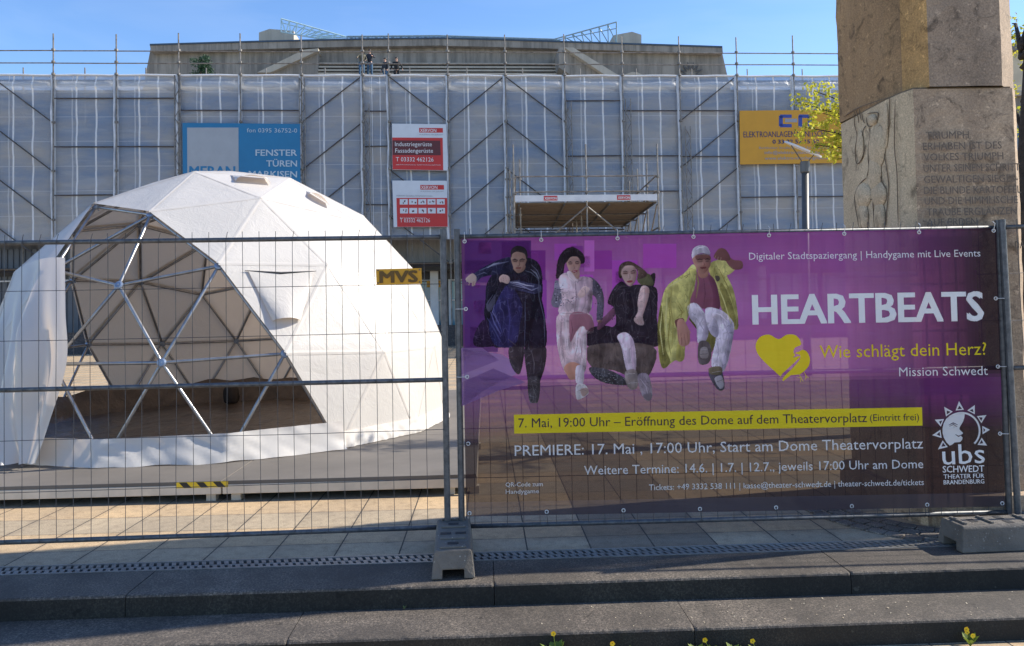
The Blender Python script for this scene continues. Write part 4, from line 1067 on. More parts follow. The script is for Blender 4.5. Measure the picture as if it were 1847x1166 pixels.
def block(loc, rz, label):
    o = thing('concrete_block', label, 'concrete block', loc, rz, 'concrete feet under the fence panels')
    L_, Wd, Hh = 0.70, 0.245, 0.155
    mb = MB(); import bmesh
    # body: tapered block with a slot cut through its underside at both ends
    def ring(y, k):
        w0, w1 = Wd/2, Wd/2*0.88
        return [(-w0, y, 0), (-w0*0.5, y, 0), (-w0*0.5, y, 0.052), (w0*0.5, y, 0.052), (w0*0.5, y, 0), (w0, y, 0), (w1, y, Hh-0.012), (w1-0.012, y, Hh), (-w1+0.012, y, Hh), (-w1, y, Hh-0.012)]
    ys = [-L_/2, -L_/2+0.10, L_/2-0.10, L_/2]
    R_ = [ring(y, 0) for y in ys]
    R_[0] = [(x*1.0, y + (0.02 if z > 0.1 else 0), z) for x, y, z in R_[0]]; R_[3] = [(x, y - (0.02 if z > 0.1 else 0), z) for x, y, z in R_[3]]
    vs_ = [p for r in R_ for p in r]; n = 10; fs_ = []
    for i in range(3):
        for j in range(n): fs_.append((i*n+j, i*n+(j+1) % n, (i+1)*n+(j+1) % n, (i+1)*n+j))
    def cap_(b): return [(b+0, b+9, b+2, b+1), (b+9, b+8, b+7, b+6, b+3, b+2), (b+6, b+5, b+4, b+3)]
    fs_ += [tuple(reversed(f)) for f in cap_(0)] + cap_(3*n)
    mb.add(vs_, fs_)
    bd = local_build(mb, 'block', MAT['foot'], o)
    bm = bmesh.new(); bm.from_mesh(bd.data); bmesh.ops.recalc_face_normals(bm, faces=bm.faces); bm.to_mesh(bd.data); bm.free()
    m_ = bd.modifiers.new('bevel', 'BEVEL'); m_.width = 0.007; m_.segments = 2; m_.limit_method = 'ANGLE'
    for y in (-0.20, 0.0, 0.20):
        for x in ((-0.045, 0.045) if y == 0 else (0.0,)):
            mb = MB(); mb.add([(x-0.032, y-0.022, Hh+0.002), (x+0.032, y-0.022, Hh+0.002), (x+0.032, y+0.022, Hh+0.002), (x-0.032, y+0.022, Hh+0.002)], [(0, 1, 2, 3)])
            local_build(mb, 'socket', MAT['dark'], o)
    for y in (-0.29, -0.12, 0.12, 0.29):
        mb = MB(); mb.box((0, y, Hh+0.006), (0.15, 0.02, 0.012), bev=0.004); local_build(mb, 'ridge', MAT['foot'], o)
    return o
def foot_mat():
    t = NT('cast_concrete_foot'); f = t.noise(45, 5, 0.7); v = t.n('ShaderNodeTexVoronoi'); v.inputs['Scale'].default_value = 38; t.put(v.inputs['Vector'], t.tc.outputs['Object'])
    pit = t.ramp(v.outputs['Distance'], [(0.10, 1.0), (0.2, 0.0)]); col = t.mix(t.noise(5, 5), (0.215,0.19,0.16), (0.13,0.117,0.10))
    col = t.mix(t.math('MULTIPLY', pit, t.math('GREATER_THAN', t.noise(9, 2), 0.52)), col, (0.42,0.39,0.35))
    col = t.mix(t.ramp(t.noise(3.2, 6, 0.7), [(0.45, 0.0), (0.65, 0.6)]), col, (0.09,0.08,0.068))
    t.set(Base_Color=col, Roughness=0.92, Normal=t.bump(f, 0.8, 0.012)); return t.m
MAT['foot'] = foot_mat()
block((-0.385, 4.72, 0.002), 0.07, 'grey concrete fence foot between the two panels with posts in its middle')
block((2.995, 4.79, 0.002), -1.5, 'grey concrete fence foot lying lengthwise at the right end')
# company plate on the bare panel
pln = (0.0565, -1, 0)
def lpx(x, y, off=0.0): return onplane(x, y, rp + Vector(pln).normalized()*(0.03+off), pln)
o = thing('company_plate', 'small orange plate with dark embossed letters clipped on the bare fence panel', 'sign', tuple(lpx(678, 514)))
pn = Vector(pln).normalized()
mb = MB(); mb.slab([lpx(678, 486), lpx(760, 484), lpx(761, 512), lpx(679, 514.5)][::-1], pn*-0.006)
mb.build('plate', M('orange_plate', (0.70,0.36,0.015), (0.58,0.28,0.01), 5, 0.5), o)
A, Bq = lpx(684.5, 511, .002), lpx(754, 509.5, .002)
text_mb('MVS', A, Bq, (lpx(684, 488)-lpx(684, 511)).length, pn, offset=0.055, off=0.003).build('lettering', M('brown_plate_letters', (0.14,0.075,0.01), None, 5, 0.6), o)
mb = MB()
for x, y in ((682, 488), (757, 487), (682, 511), (757, 509)): mb.tube([lpx(x, y), lpx(x, y) + pn*0.006], 0.005, 6)
mb.build('fixing_screws', MAT['galv'], o)

# ================================================================== BANNER
bnv = Vector((0.0243, -1, 0)).normalized(); bp0 = Vector((-0.32, 4.999, 0)) + bnv*0.030
def bx(x, y, k=0.0): return onplane(x, y, bp0 + bnv*(0.0004*k), bnv)
TL, TR, BLc, BR = bx(832, 431), bx(1797, 411.5), bx(841, 932), bx(1813, 914)
bn_ = thing('event_banner', 'purple printed theatre event banner with jumping actors tied to the fence', 'banner', tuple(BLc))
def bg_col(s, t):
    """printed background of the banner: t up, s along"""
    top = lin(172, 88, 168); mid = lin(204, 116, 188); dkl = lin(116, 66, 122); low = lin(76, 56, 54); rgt = lin(58, 36, 48); band_ = lin(122, 54, 122)
    def mx(a, b, f): f = max(0, min(1, f)); return tuple(a[i]*(1-f)+b[i]*f for i in range(3))
    c = mx(mid, top, (t-0.75)*4)
    c = mx(c, dkl, (0.10-s)*9); c = mx(c, rgt, (s-0.70)*3.6)
    if t < 0.49: c = mx(c, band_, min(1, (0.49-t)*30))
    edge_ = 0.40 + 0.04*math.sin(s*3)
    if t < edge_: c = mx(c, low, (edge_-t)*7)
    if t < 0.055: c = mx(c, lin(92, 84, 92), 0.7)
    c = tuple(x*0.80 for x in c)
    f = 1+0.10*noise.noise(Vector((s*14, t*5, 0)))+0.06*noise.noise(Vector((s*3, t*30, 4)))
    return tuple(x*f for x in c)
mb = MB(); nu, nv = 150, 80
P4 = lambda s, t: BLc.lerp(BR, s).lerp(TL.lerp(TR, s), t)
mb.grid(P4, nu, nv)
mb.c = [bg_col((i+.5)/nu, (j+.5)/nv) for j in range(nv) for i in range(nu)]
mb.build('cloth', MAT['banner'], bn_)
def blocks(lst, k, name='printed_shape', mat='banner'):
    mb = MB()
    for pts, col in lst: mb.poly([bx(x, y, k) for x, y in pts], lin(*col))
    return mb.build(name, MAT['print_soft'], bn_)
MAT['print_soft'] = vinyl('soft_background_print', None, 0.20, 0.35)
def sq(x, y, w, h_): return [(x, y), (x+w, y), (x+w, y+h_), (x, y+h_)]
rnd = random.Random(3); L_ = []
for x, y, w, h_, c in ((838, 434, 120, 60, (92,46,112)), (950, 452, 34, 55, (120,44,128)), (1054, 434, 18, 56, (196,110,190)), (1072, 452, 32, 34, (150,60,150)), (838, 488, 17, 18, (180,120,180)),
                       (838, 470, 60, 40, (104,56,124)), (905, 436, 50, 60, (112,50,130)), (958, 505, 28, 70, (150,66,160)), (1000, 440, 40, 30, (168,80,170)), (838, 515, 60, 120, (98,54,120)),
                       (1040, 496, 30, 60, (180,80,180)), (1104, 470, 46, 70, (176,78,178)), (848, 590, 40, 36, (84,40,100)), (1160, 440, 60, 44, (178,80,176))):
    L_.append((sq(x, y, w, h_), tuple(min(250, v*1.12) for v in c)))
for k in range(16): x, y = rnd.uniform(845, 1120), rnd.uniform(436, 560); s_ = rnd.uniform(8, 26); v = rnd.uniform(.8, 1.15); L_.append((sq(x, y, s_, s_*rnd.uniform(.7, 1.4)), (150*v, 66*v, 154*v)))
blocks(L_, 1)
blocks([([(832, 628), (905, 640), (930, 655), (930, 676), (880, 700), (833, 733)], (176,140,190)), ([(833, 733), (833, 690), (890, 665), (948, 690), (900, 705)], (150,110,165)), ([(833, 628), (870, 628), (900, 650), (833, 676)], (160,120,176))], 2)
def blk_text(body, x0, y0, x1, y1, cap, mat='print_white', k=6, bold=0.0, parent=None):
    A, Bq = bx(x0, y0), bx(x1, y1); c = (bx(x0, y0-cap) - A).length
    return build_words(text_mb(body, A, Bq, c, bnv, offset=bold*0.75, off=0.0004*k), A, Bq, c, 'lettering', MAT[mat], parent or bn_)
blk_text('Digitaler Stadtspaziergang | Handygame mit Live Events', 1351, 469, 1768, 463, 13.5)
blk_text('HEARTBEATS', 1357, 586, 1775, 579, 57, bold=0.045)
blk_text('Wie schlägt dein Herz?', 1478.5, 646, 1779, 640, 24, 'print_yellow')
blk_text('Mission Schwedt', 1621.5, 679, 1781.5, 676.5, 17)
mb = MB(); mb.poly([bx(*p, 4) for p in ((927, 748.5), (1663, 735), (1664, 768), (927.5, 782.5))]); mb.build('text_bar', MAT['print_yellow'], bn_)
blk_text('7. Mai, 19:00 Uhr – Eröffnung des Dome auf dem Theatervorplatz', 935, 771.5, 1563.5, 761.5, 17.5, 'print_dark', 7)
blk_text('(Eintritt frei)', 1569, 759.8, 1657.5, 758.3, 13, 'print_dark', 7)
blk_text('PREMIERE: 17. Mai , 17:00 Uhr, Start am Dome Theatervorplatz', 928.5, 822.5, 1664.5, 809, 20)
blk_text('Weitere Termine: 14.6. | 1.7. | 12.7., jeweils 17:00 Uhr am Dome', 1053.7, 856.5, 1665, 844.5, 17)
blk_text('Tickets: +49 3332 538 111 | kasse@theater-schwedt.de | theater-schwedt.de/tickets', 1170.5, 884.5, 1666, 875, 11)
blk_text('QR-Code zum', 912, 878, 979, 877, 8); blk_text('Handygame', 912.3, 891, 972, 889.5, 8)

# ---- printed figures: flat shapes of ink on the banner
import numpy as np
def blur(a, sg):
    """three box passes along both axes, close to a Gaussian"""
    r = max(1, int(round(sg*1.0)))
    for ax in (0, 1):
        for _ in range(3):
            pad = [(0, 0), (0, 0)]; pad[ax] = (r+1, r)
            c = np.cumsum(np.pad(a, pad, mode='edge'), axis=ax)
            n = a.shape[ax]
            a = (np.take(c, range(2*r+1, 2*r+1+n), axis=ax) - np.take(c, range(0, n), axis=ax))/(2*r+1)
    return a
nrng = np.random.default_rng(11)
def cloth_noise(h, w):
    def f(sx, sy):
        a = nrng.normal(size=(h+80, w+80)); r = int(sy)
        for ax, sg in ((0, sy), (1, sx)):
            k = np.exp(-0.5*(np.arange(-3*sg, 3*sg+1)/sg)**2); k /= k.sum()
            a = np.apply_along_axis(lambda v: np.convolve(v, k, 'same'), ax, a)
        a = a[40:40+h, 40:40+w]; return a/a.std()
    n1, n2, n3 = f(5, 14), f(10, 8), f(3, 4)
    crease = np.clip((1 - np.abs(f(4, 12))/0.16), 0, 1) + np.clip((1 - np.abs(f(9, 5))/0.12), 0, 1)*0.7
    return crease, 0.30*(1 - 2*np.minimum(1, np.abs(n1))) + 0.35*n1*0.6 + 0.5*n2*0.7 + 0.12*n3
def figure(label, layers, sx, ox, oy, k0=3):
    """one printed figure: the ink is laid down layer by layer on a fine grid, then every inked cell becomes a face"""
    SS = 1.7
    pts_all = [(ox + p[0]/sx, oy + p[1]/sx) for l in layers for p in l[0]]
    x0, y0 = min(p[0] for p in pts_all)-2, min(p[1] for p in pts_all)-2
    w = int((max(p[0] for p in pts_all)+2 - x0)*SS); h = int((max(p[1] for p in pts_all)+2 - y0)*SS)
    img = np.zeros((h, w, 3)); al = np.zeros((h, w)); cr_, nz = cloth_noise(h, w)
    for pts, col, *opt in layers:
        q = [(p.x, p.y) for p in smooth_poly([(x, y, 0) for x, y in pts], 4)] if 'sharp' not in opt else pts
        q = [((ox + x/sx - x0)*SS, (oy + y/sx - y0)*SS) for x, y in q]
        m = 8
        xa, xb = max(0, int(min(p[0] for p in q))-m), min(w, int(max(p[0] for p in q))+m+1)
        ya, yb = max(0, int(min(p[1] for p in q))-m), min(h, int(max(p[1] for p in q))+m+1)
        if xb <= xa or yb <= ya: continue
        X, Y = np.meshgrid(np.arange(xa, xb)+.5, np.arange(ya, yb)+.5); msk = np.zeros(X.shape, bool)
        for i in range(len(q)):
            (ax_, ay_), (bx_, by_) = q[i], q[i-1]
            if ay_ == by_: continue
            msk ^= ((ay_ > Y) != (by_ > Y)) & (X < (bx_-ax_)*(Y-ay_)/(by_-ay_) + ax_)
        msk = msk.astype(float); area = msk.sum()
        soft = 'soft' in opt
        fe = blur(msk, 3)*0.22 if soft else (0.8*msk + 0.2*blur(msk, 1))
        c = np.ones(X.shape + (3,))*np.array(col, float)
        if area > 60 and not soft and 'sharp' not in opt:
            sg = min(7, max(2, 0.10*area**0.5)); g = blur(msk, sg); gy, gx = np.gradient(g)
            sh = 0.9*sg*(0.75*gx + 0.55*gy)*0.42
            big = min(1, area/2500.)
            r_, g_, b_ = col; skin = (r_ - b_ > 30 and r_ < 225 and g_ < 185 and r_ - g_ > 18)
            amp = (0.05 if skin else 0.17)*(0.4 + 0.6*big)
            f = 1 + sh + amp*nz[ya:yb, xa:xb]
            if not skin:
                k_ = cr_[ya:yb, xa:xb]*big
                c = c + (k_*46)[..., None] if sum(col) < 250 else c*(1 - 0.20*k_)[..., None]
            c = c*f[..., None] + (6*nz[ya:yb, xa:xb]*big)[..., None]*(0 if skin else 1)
        sub = img[ya:yb, xa:xb]; sa = al[ya:yb, xa:xb]
        img[ya:yb, xa:xb] = np.where((sa < 0.02)[..., None], c, sub*(1-fe[..., None]) + c*fe[..., None])
        if not soft: al[ya:yb, xa:xb] = np.maximum(sa, msk)
    img = np.clip(img, 8, 250)/255.0
    lin_ = np.where(img <= 0.04045, img/12.92, ((img+0.055)/1.055)**2.4)
    ys, xs = np.nonzero(al > 0.5); gid = -np.ones((h+1, w+1), int)
    need = np.zeros((h+1, w+1), bool)
    for dy, dx in ((0, 0), (0, 1), (1, 0), (1, 1)): need[ys+dy, xs+dx] = True
    vy, vx = np.nonzero(need); gid[vy, vx] = np.arange(len(vy))
    # plane point for every grid corner
    o0 = org(bn_); cmx = np.array(CM); pr_ = np.stack([(x0 + vx/SS - W/2)/F, -(y0 + vy/SS - CY)/F, -np.ones(len(vx))], 1) @ cmx.T
    nn = np.array(bnv); pp = np.array(bp0 + bnv*(0.0004*k0)); co = np.array(CO)
    P = co + pr_*(((pp - co) @ nn)/(pr_ @ nn))[:, None] - np.array(o0)
    fc = np.stack([gid[ys, xs], gid[ys+1, xs], gid[ys+1, xs+1], gid[ys, xs+1]], 1)
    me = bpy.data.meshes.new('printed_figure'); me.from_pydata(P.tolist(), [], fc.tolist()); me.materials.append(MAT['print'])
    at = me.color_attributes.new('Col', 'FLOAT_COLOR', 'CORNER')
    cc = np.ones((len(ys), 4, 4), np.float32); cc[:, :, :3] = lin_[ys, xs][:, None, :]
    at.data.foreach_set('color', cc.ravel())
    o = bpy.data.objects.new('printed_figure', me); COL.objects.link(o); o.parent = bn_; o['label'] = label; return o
def stroke(p, w, col):
    """a thin drawn line as a polygon"""
    L, R_ = [], []
    for i in range(len(p)):
        a = Vector((*p[max(0, i-1)], 0)); b = Vector((*p[min(len(p)-1, i+1)], 0)); d = (b-a).normalized(); n = Vector((-d.y, d.x, 0))
        ww = w*(0.35 if i in (0, len(p)-1) else 1); c = Vector((*p[i], 0)); L.append((c+n*ww)[:2]); R_.append((c-n*ww)[:2])
    return (L + R_[::-1], col, 'sharp')
SK = (178,142,126)
fig1 = [
 ([(400,745),(490,740),(486,850),(462,930),(425,905),(395,830)], (70,60,64)), ([(500,740),(632,745),(630,880),(595,990),(585,1110),(535,1115),(515,960)], (58,50,56)),
 ([(520,960),(595,960),(585,1110),(532,1115)], (72,66,70)),
 ([(250,330),(330,225),(400,170),(520,165),(590,205),(614,300),(608,420),(630,545),(636,745),(500,752),(400,745),(285,742),(232,545),(238,470)], (34,30,44)),
 ([(168,665),(240,570),(330,720),(280,748),(170,745)], (48,30,58)),
 ([(112,308),(165,268),(235,222),(330,178),(405,163),(425,230),(390,262),(300,276),(220,292),(175,322)], (52,50,78)),
 ([(390,340),(478,470),(465,600),(430,742),(300,738),(262,600),(300,480)], (50,46,92)), ([(245,470),(300,400),(300,470),(262,520)], (96,92,112)),
 ([(500,330),(600,300),(612,420),(560,560),(520,740),(500,740)], (26,24,34)),
 ([(108,305),(150,268),(178,288),(178,322),(160,350),(152,330),(128,328)], (206,180,170)), ([(150,330),(163,318),(165,345),(158,352)], (180,150,142)),
 ([(392,330),(440,312),(520,330),(600,345),(604,385),(560,402),(480,385),(400,368)], (62,62,92)),
 ([(328,300),(350,275),(388,283),(400,310),(385,336),(350,325),(335,325)], (212,182,172)),
 ([(440,225),(420,235),(450,265),(490,250),(500,215)], (160,122,108)),
 ([(405,165),(410,140),(440,120),(490,125),(510,165),(502,205),(482,248),(452,266),(424,232)], SK),
 ([(480,135),(510,165),(502,205),(482,248),(465,250),(480,200)], (160,124,112)),
 ([(404,158),(412,108),(450,86),(500,102),(516,150),(508,175),(496,140),(450,126),(418,138),(410,162)], (46,38,42)),
 ([(418,182),(448,178),(450,188),(420,190)], (128,98,88)), ([(462,180),(492,180),(492,190),(464,190)], (128,98,88)), ([(452,185),(462,185),(466,212),(452,214)], (176,138,124)), ([(440,228),(472,226),(470,234),(442,236)], (136,84,82)),
 ([(412,176),(452,172),(452,196),(414,200)], (96,70,66), 'soft'), ([(458,172),(500,172),(498,196),(460,196)], (88,62,58), 'soft'), ([(430,240),(480,238),(468,262),(440,262)], (120,88,80), 'soft'), ([(410,140),(470,118),(505,140),(500,160),(415,160)], (120,90,82), 'soft'),
 stroke([(200,250),(280,215),(340,200),(390,190)], 4, (120,120,150)), stroke([(400,330),(470,345),(540,380),(590,360)], 4, (150,150,178)), stroke([(420,350),(500,372),(570,392)], 3, (22,22,36)),
 stroke([(500,400),(500,560),(496,740)], 3, (92,92,116)), stroke([(560,240),(590,320),(590,420),(625,560),(630,740)], 3, (92,92,112)), stroke([(290,480),(310,560),(350,660)], 4, (88,86,140)), stroke([(380,420),(400,560),(388,720)], 4, (74,70,128)),
 stroke([(250,560),(300,640),(340,720)], 5, (82,80,130)), stroke([(430,250),(470,300),(520,270)], 4, (18,18,26)), stroke([(540,210),(580,250),(600,300)], 3, (110,110,136)), stroke([(330,330),(300,400),(255,470)], 4, (20,20,32)),
]
fig1 += [([(422,196),(438,205),(446,228),(428,222)], (206,170,154), 'soft'), stroke([(416,180),(432,174),(451,181)], 4, (46,34,34)), stroke([(463,181),(480,173),(499,178)], 4, (46,34,34)), stroke([(424,192),(445,191)], 2.2, (52,26,28)), stroke([(467,191),(489,189)], 2.2, (52,26,28)),
 stroke([(459,186),(465,212),(456,221),(445,219)], 2.5, (134,96,86)), stroke([(438,236),(456,233),(473,236)], 3.5, (134,78,76)), stroke([(446,247),(464,247)], 3, (140,104,94)),
 stroke([(122,306),(112,326)], 6, (206,178,166)), stroke([(136,316),(130,346)], 6, (206,178,166)), stroke([(152,320),(152,352)], 6, (200,170,158)), stroke([(166,316),(170,346)], 6, (196,166,154)),
 stroke([(340,300),(346,326)], 2, (150,112,102)), stroke([(355,290),(360,320)], 2, (150,112,102)), stroke([(371,287),(377,318)], 2, (150,112,102)),
 stroke([(250,232),(292,208),(330,198)], 5, (166,166,192)), stroke([(396,324),(450,328),(508,346),(560,352)], 4, (190,190,212)), stroke([(404,342),(470,358),(540,372)], 3, (140,140,168)), stroke([(536,240),(572,268),(592,306)], 5, (128,132,150)), stroke([(500,250),(540,262),(580,300)], 3, (100,104,124)), stroke([(272,520),(300,600),(340,668)], 5, (112,110,166)), stroke([(300,470),(286,520),(330,600)], 3, (124,122,176)), stroke([(388,700),(440,742)], 4, (110,96,92)), stroke([(540,770),(560,860),(556,930)], 4, (104,96,100)), stroke([(412,250),(424,300),(420,322)], 3, (12,12,18)), stroke([(180,282),(230,262),(250,270)], 3, (120,120,146)), stroke([(545,990),(560,1050),(575,1080)], 3, (110,104,104))]
figure('printed man in a dark navy coat with outstretched arm', fig1, 3.6433, 810, 420)
fig2 = [
 ([(704,295),(715,180),(760,112),(820,96),(880,138),(892,190),(865,205),(770,190),(748,295),(720,300)], (42,33,38)),
 ([(795,240),(850,235),(855,300),(800,300)], (190,150,136)),
 ([(770,190),(790,152),(840,148),(864,188),(856,240),(828,286),(795,262)], (194,156,140)), ([(845,160),(864,188),(856,240),(828,286),(838,225)], (184,142,130)),
 ([(768,200),(778,150),(830,128),(868,165),(868,195),(845,160),(800,160)], (36,28,32)),
 ([(786,200),(808,198),(808,208),(788,209)], (140,108,98)), ([(830,196),(852,196),(852,206),(832,206)], (140,108,98)), ([(810,250),(842,246),(838,258),(816,260)], (160,80,84)),
 ([(700,312),(745,345),(762,432),(848,402),(852,432),(725,492),(672,470),(688,380)], (140,134,150)),
 ([(922,292),(985,338),(1018,430),(1006,580),(970,578),(970,440),(918,385)], (98,92,104)),
 ([(720,300),(780,262),(830,305),(930,298),(942,360),(918,532),(725,532),(742,430)], (220,196,200)), ([(850,300),(930,298),(942,360),(918,532),(850,532),(870,420)], (196,168,176)), ([(775,262),(800,256),(835,305),(820,315)], (236,214,214)), 
 ([(846,402),(885,352),(926,372),(884,422),(856,425)], (226,196,186)), ([(975,575),(1008,575),(1000,592),(980,590)], SK),
 ([(725,530),(916,530),(950,600),(945,660),(896,682),(902,880),(872,922),(772,932),(722,800),(706,660)], (222,196,198)),
 ([(800,530),(905,530),(950,592),(942,650),(852,632),(800,720),(790,640)], (164,112,124)), ([(850,632),(900,640),(898,870),(870,880),(830,760)], (236,214,216)),
 ([(755,885),(800,850),(860,868),(880,930),(805,968),(772,932)], (206,150,126)), ([(835,882),(882,882),(882,985),(835,985)], (230,216,222)), ([(836,1000),(892,998),(918,1050),(880,1085),(838,1092)], (230,220,220)), ([(862,1030),(905,1020),(916,1050),(880,1078)], (180,150,140)),
 ([(780,192),(812,190),(812,212),(782,214)], (110,78,72), 'soft'), ([(826,190),(858,190),(856,210),(828,210)], (110,78,72), 'soft'), ([(812,215),(832,215),(834,240),(812,240)], (150,112,100), 'soft'), ([(775,170),(860,170),(864,190),(772,190)], (96,72,68), 'soft'),
 stroke([(745,560),(735,680),(760,850)], 4, (190,160,166)), stroke([(770,560),(775,700),(790,830)], 4, (244,226,226)), stroke([(830,320),(838,420),(826,528)], 3, (176,150,158)), stroke([(740,395),(800,390),(840,395)], 2, (184,158,164)), stroke([(728,528),(820,534),(914,528)], 3, (186,158,164)), stroke([(860,690),(872,780),(860,860)], 4, (196,166,172)),
]
rs = random.Random(5)
for _ in range(46):
    x = rs.uniform(690, 750); y = rs.uniform(325, 480); fig2.append((sq(x, y, rs.uniform(4, 9), rs.uniform(3, 7)), (62,58,74) if rs.random() < .6 else (216,212,222), 'sharp'))
for _ in range(30):
    x = rs.uniform(955, 1005); y = rs.uniform(335, 560); fig2.append((sq(x, y, rs.uniform(4, 8), rs.uniform(3, 6)), (46,42,54) if rs.random() < .5 else (160,154,166), 'sharp'))
for _ in range(24):
    x = rs.uniform(762, 840); y = 440 - (x-762)*0.35 + rs.uniform(-2, 26); fig2.append((sq(x, y, rs.uniform(4, 8), rs.uniform(3, 6)), (60,56,72) if rs.random() < .6 else (216,212,222), 'sharp'))
fig2 += [stroke([(782,197),(796,191),(810,195)], 3, (40,30,30)), stroke([(828,194),(842,189),(858,194)], 3, (40,30,30)), stroke([(785,206),(808,206)], 2.2, (50,22,24)), stroke([(830,205),(853,204)], 2.2, (50,22,24)), stroke([(819,206),(824,236),(812,243)], 2.5, (140,98,88)), stroke([(804,253),(824,261),(846,251)], 4, (146,66,72)), stroke([(812,254),(838,253)], 2, (238,224,220)),
 stroke([(775,262),(792,300),(815,318)], 4, (248,232,232)), stroke([(838,300),(826,315)], 4, (248,232,232)), stroke([(828,320),(836,420),(824,526)], 2.5, (160,130,138)), stroke([(862,372),(880,392)], 2, (170,130,120)), stroke([(880,362),(900,384)], 2, (170,130,120)), stroke([(745,420),(752,500)], 3, (190,164,170)), stroke([(890,330),(900,420),(890,500)], 3, (180,152,160)),
 stroke([(740,545),(728,680),(742,790)], 3, (188,158,164)), stroke([(764,545),(762,680),(776,820)], 3, (246,228,228)), stroke([(800,570),(812,640),(800,700)], 3, (128,84,96)), stroke([(850,660),(840,760),(822,840)], 3, (188,160,166)), stroke([(884,700),(886,780),(874,850)], 3, (246,230,230)), stroke([(836,1046),(880,1030),(914,1046)], 3, (150,130,126)), stroke([(842,1010),(884,1006)], 2.5, (180,168,168))]
for _ in range(34):
    a_ = rs.uniform(2.4, 6.6); x, y = 806+76*math.cos(a_)*rs.uniform(.85, 1.08), 180+82*math.sin(a_)*rs.uniform(.85, 1.08)
    if y < 205: fig2.insert(3, stroke([(x, y), (x+rs.uniform(-12, 12), y+rs.uniform(-10, 14))], 4, (44,34,38) if rs.random() < .7 else (74,58,60)))
for _ in range(12): x = rs.uniform(706, 750); y = rs.uniform(180, 280); fig2.insert(3, stroke([(x, y), (x-rs.uniform(4, 14), y+rs.uniform(10, 40))], 3, (60,46,50)))
figure('printed woman running in a pale pink vest and trousers', fig2, 3.6433, 810, 420)
fig3 = [
 ([(-70,640),(40,610),(160,640),(385,640),(395,742),(250,748),(-70,745)], (38,32,38)), ([(-60,742),(352,742),(342,920),(250,962),(100,905),(-45,885)], (96,84,78)), ([(-60,885),(60,900),(170,955),(190,1000),(50,990),(-35,945)], (66,66,72)),
 ([(340,280),(372,270),(362,350),(330,350)], (44,38,40)), ([(250,300),(320,268),(350,300),(358,345),(290,352)], (104,104,70)),
 ([(100,492),(40,548),(-2,585),(-5,640),(60,592),(112,535)], (120,78,98)),
 ([(150,320),(95,368),(58,460),(100,492),(112,600),(60,640),(130,682),(250,662),(390,722),(382,560),(386,480),(382,372),(330,348),(240,342),(195,352)], (44,38,44)),
 ([(130,282),(138,215),(188,188),(240,204),(322,272),(258,305),(248,240),(165,228),(150,300)], (86,68,58)),
 ([(145,262),(165,222),(225,218),(250,260),(240,320),(206,352),(170,322)], (202,170,160)), ([(228,225),(250,260),(240,320),(206,352),(222,290)], (170,136,130)),
 ([(160,262),(188,262),(188,271),(162,272)], (152,120,114)), ([(212,262),(240,258),(240,268),(214,271)], (152,120,114)), ([(186,318),(220,314),(216,326),(192,328)], (156,70,78)), ([(196,270),(206,270),(210,298),(196,300)], (206,174,168)),
 ([(280,355),(326,360),(328,420),(290,540),(298,602),(262,606),(230,572),(256,520),(256,450)], (220,192,186)), ([(305,365),(326,360),(328,420),(290,540),(282,530),(305,440)], (190,156,152)),
 ([(120,680),(180,655),(232,722),(244,900),(186,912),(150,752)], (230,212,222)), ([(205,700),(232,722),(244,900),(225,905)], (200,176,190)),
 ([(175,912),(246,905),(256,1010),(212,1032),(180,990)], (158,144,140)), ([(255,940),(325,934),(352,1060),(330,1106),(286,1072)], (150,136,146)), ([(288,1070),(340,1050),(350,1075),(330,1106)], (120,108,114)),
 ([(152,254),(192,254),(190,276),(154,280)], (120,88,84), 'soft'), ([(206,254),(246,250),(244,274),(208,276)], (116,84,80), 'soft'), ([(190,285),(220,285),(222,308),(190,308)], (160,128,122), 'soft'), ([(150,235),(240,225),(246,250),(150,255)], (140,112,106), 'soft'),
 stroke([(160,380),(180,480),(170,600)], 4, (70,62,70)), stroke([(210,380),(230,470),(240,560)], 4, (68,60,66)), stroke([(330,400),(350,520),(340,640)], 4, (26,22,28)), stroke([(110,420),(140,500)], 3, (72,64,70)), stroke([(262,575),(275,600)], 2, (170,136,130)), stroke([(278,575),(288,598)], 2, (170,136,130)),
]
for _ in range(50):
    x = rs.uniform(-40, 170); y = rs.uniform(0, 70) + 905 + max(0, x)*0.22; fig3.append((sq(x, y, rs.uniform(4, 12), rs.uniform(2, 5)), (150,148,152) if rs.random() < .7 else (40,38,46), 'sharp'))
for _ in range(40):
    x = rs.uniform(80, 240); y = rs.uniform(370, 640); fig3.append((sq(x, y, rs.uniform(3, 7), rs.uniform(3, 6)), (66,58,66) if rs.random() < .6 else (28,24,30), 'sharp'))
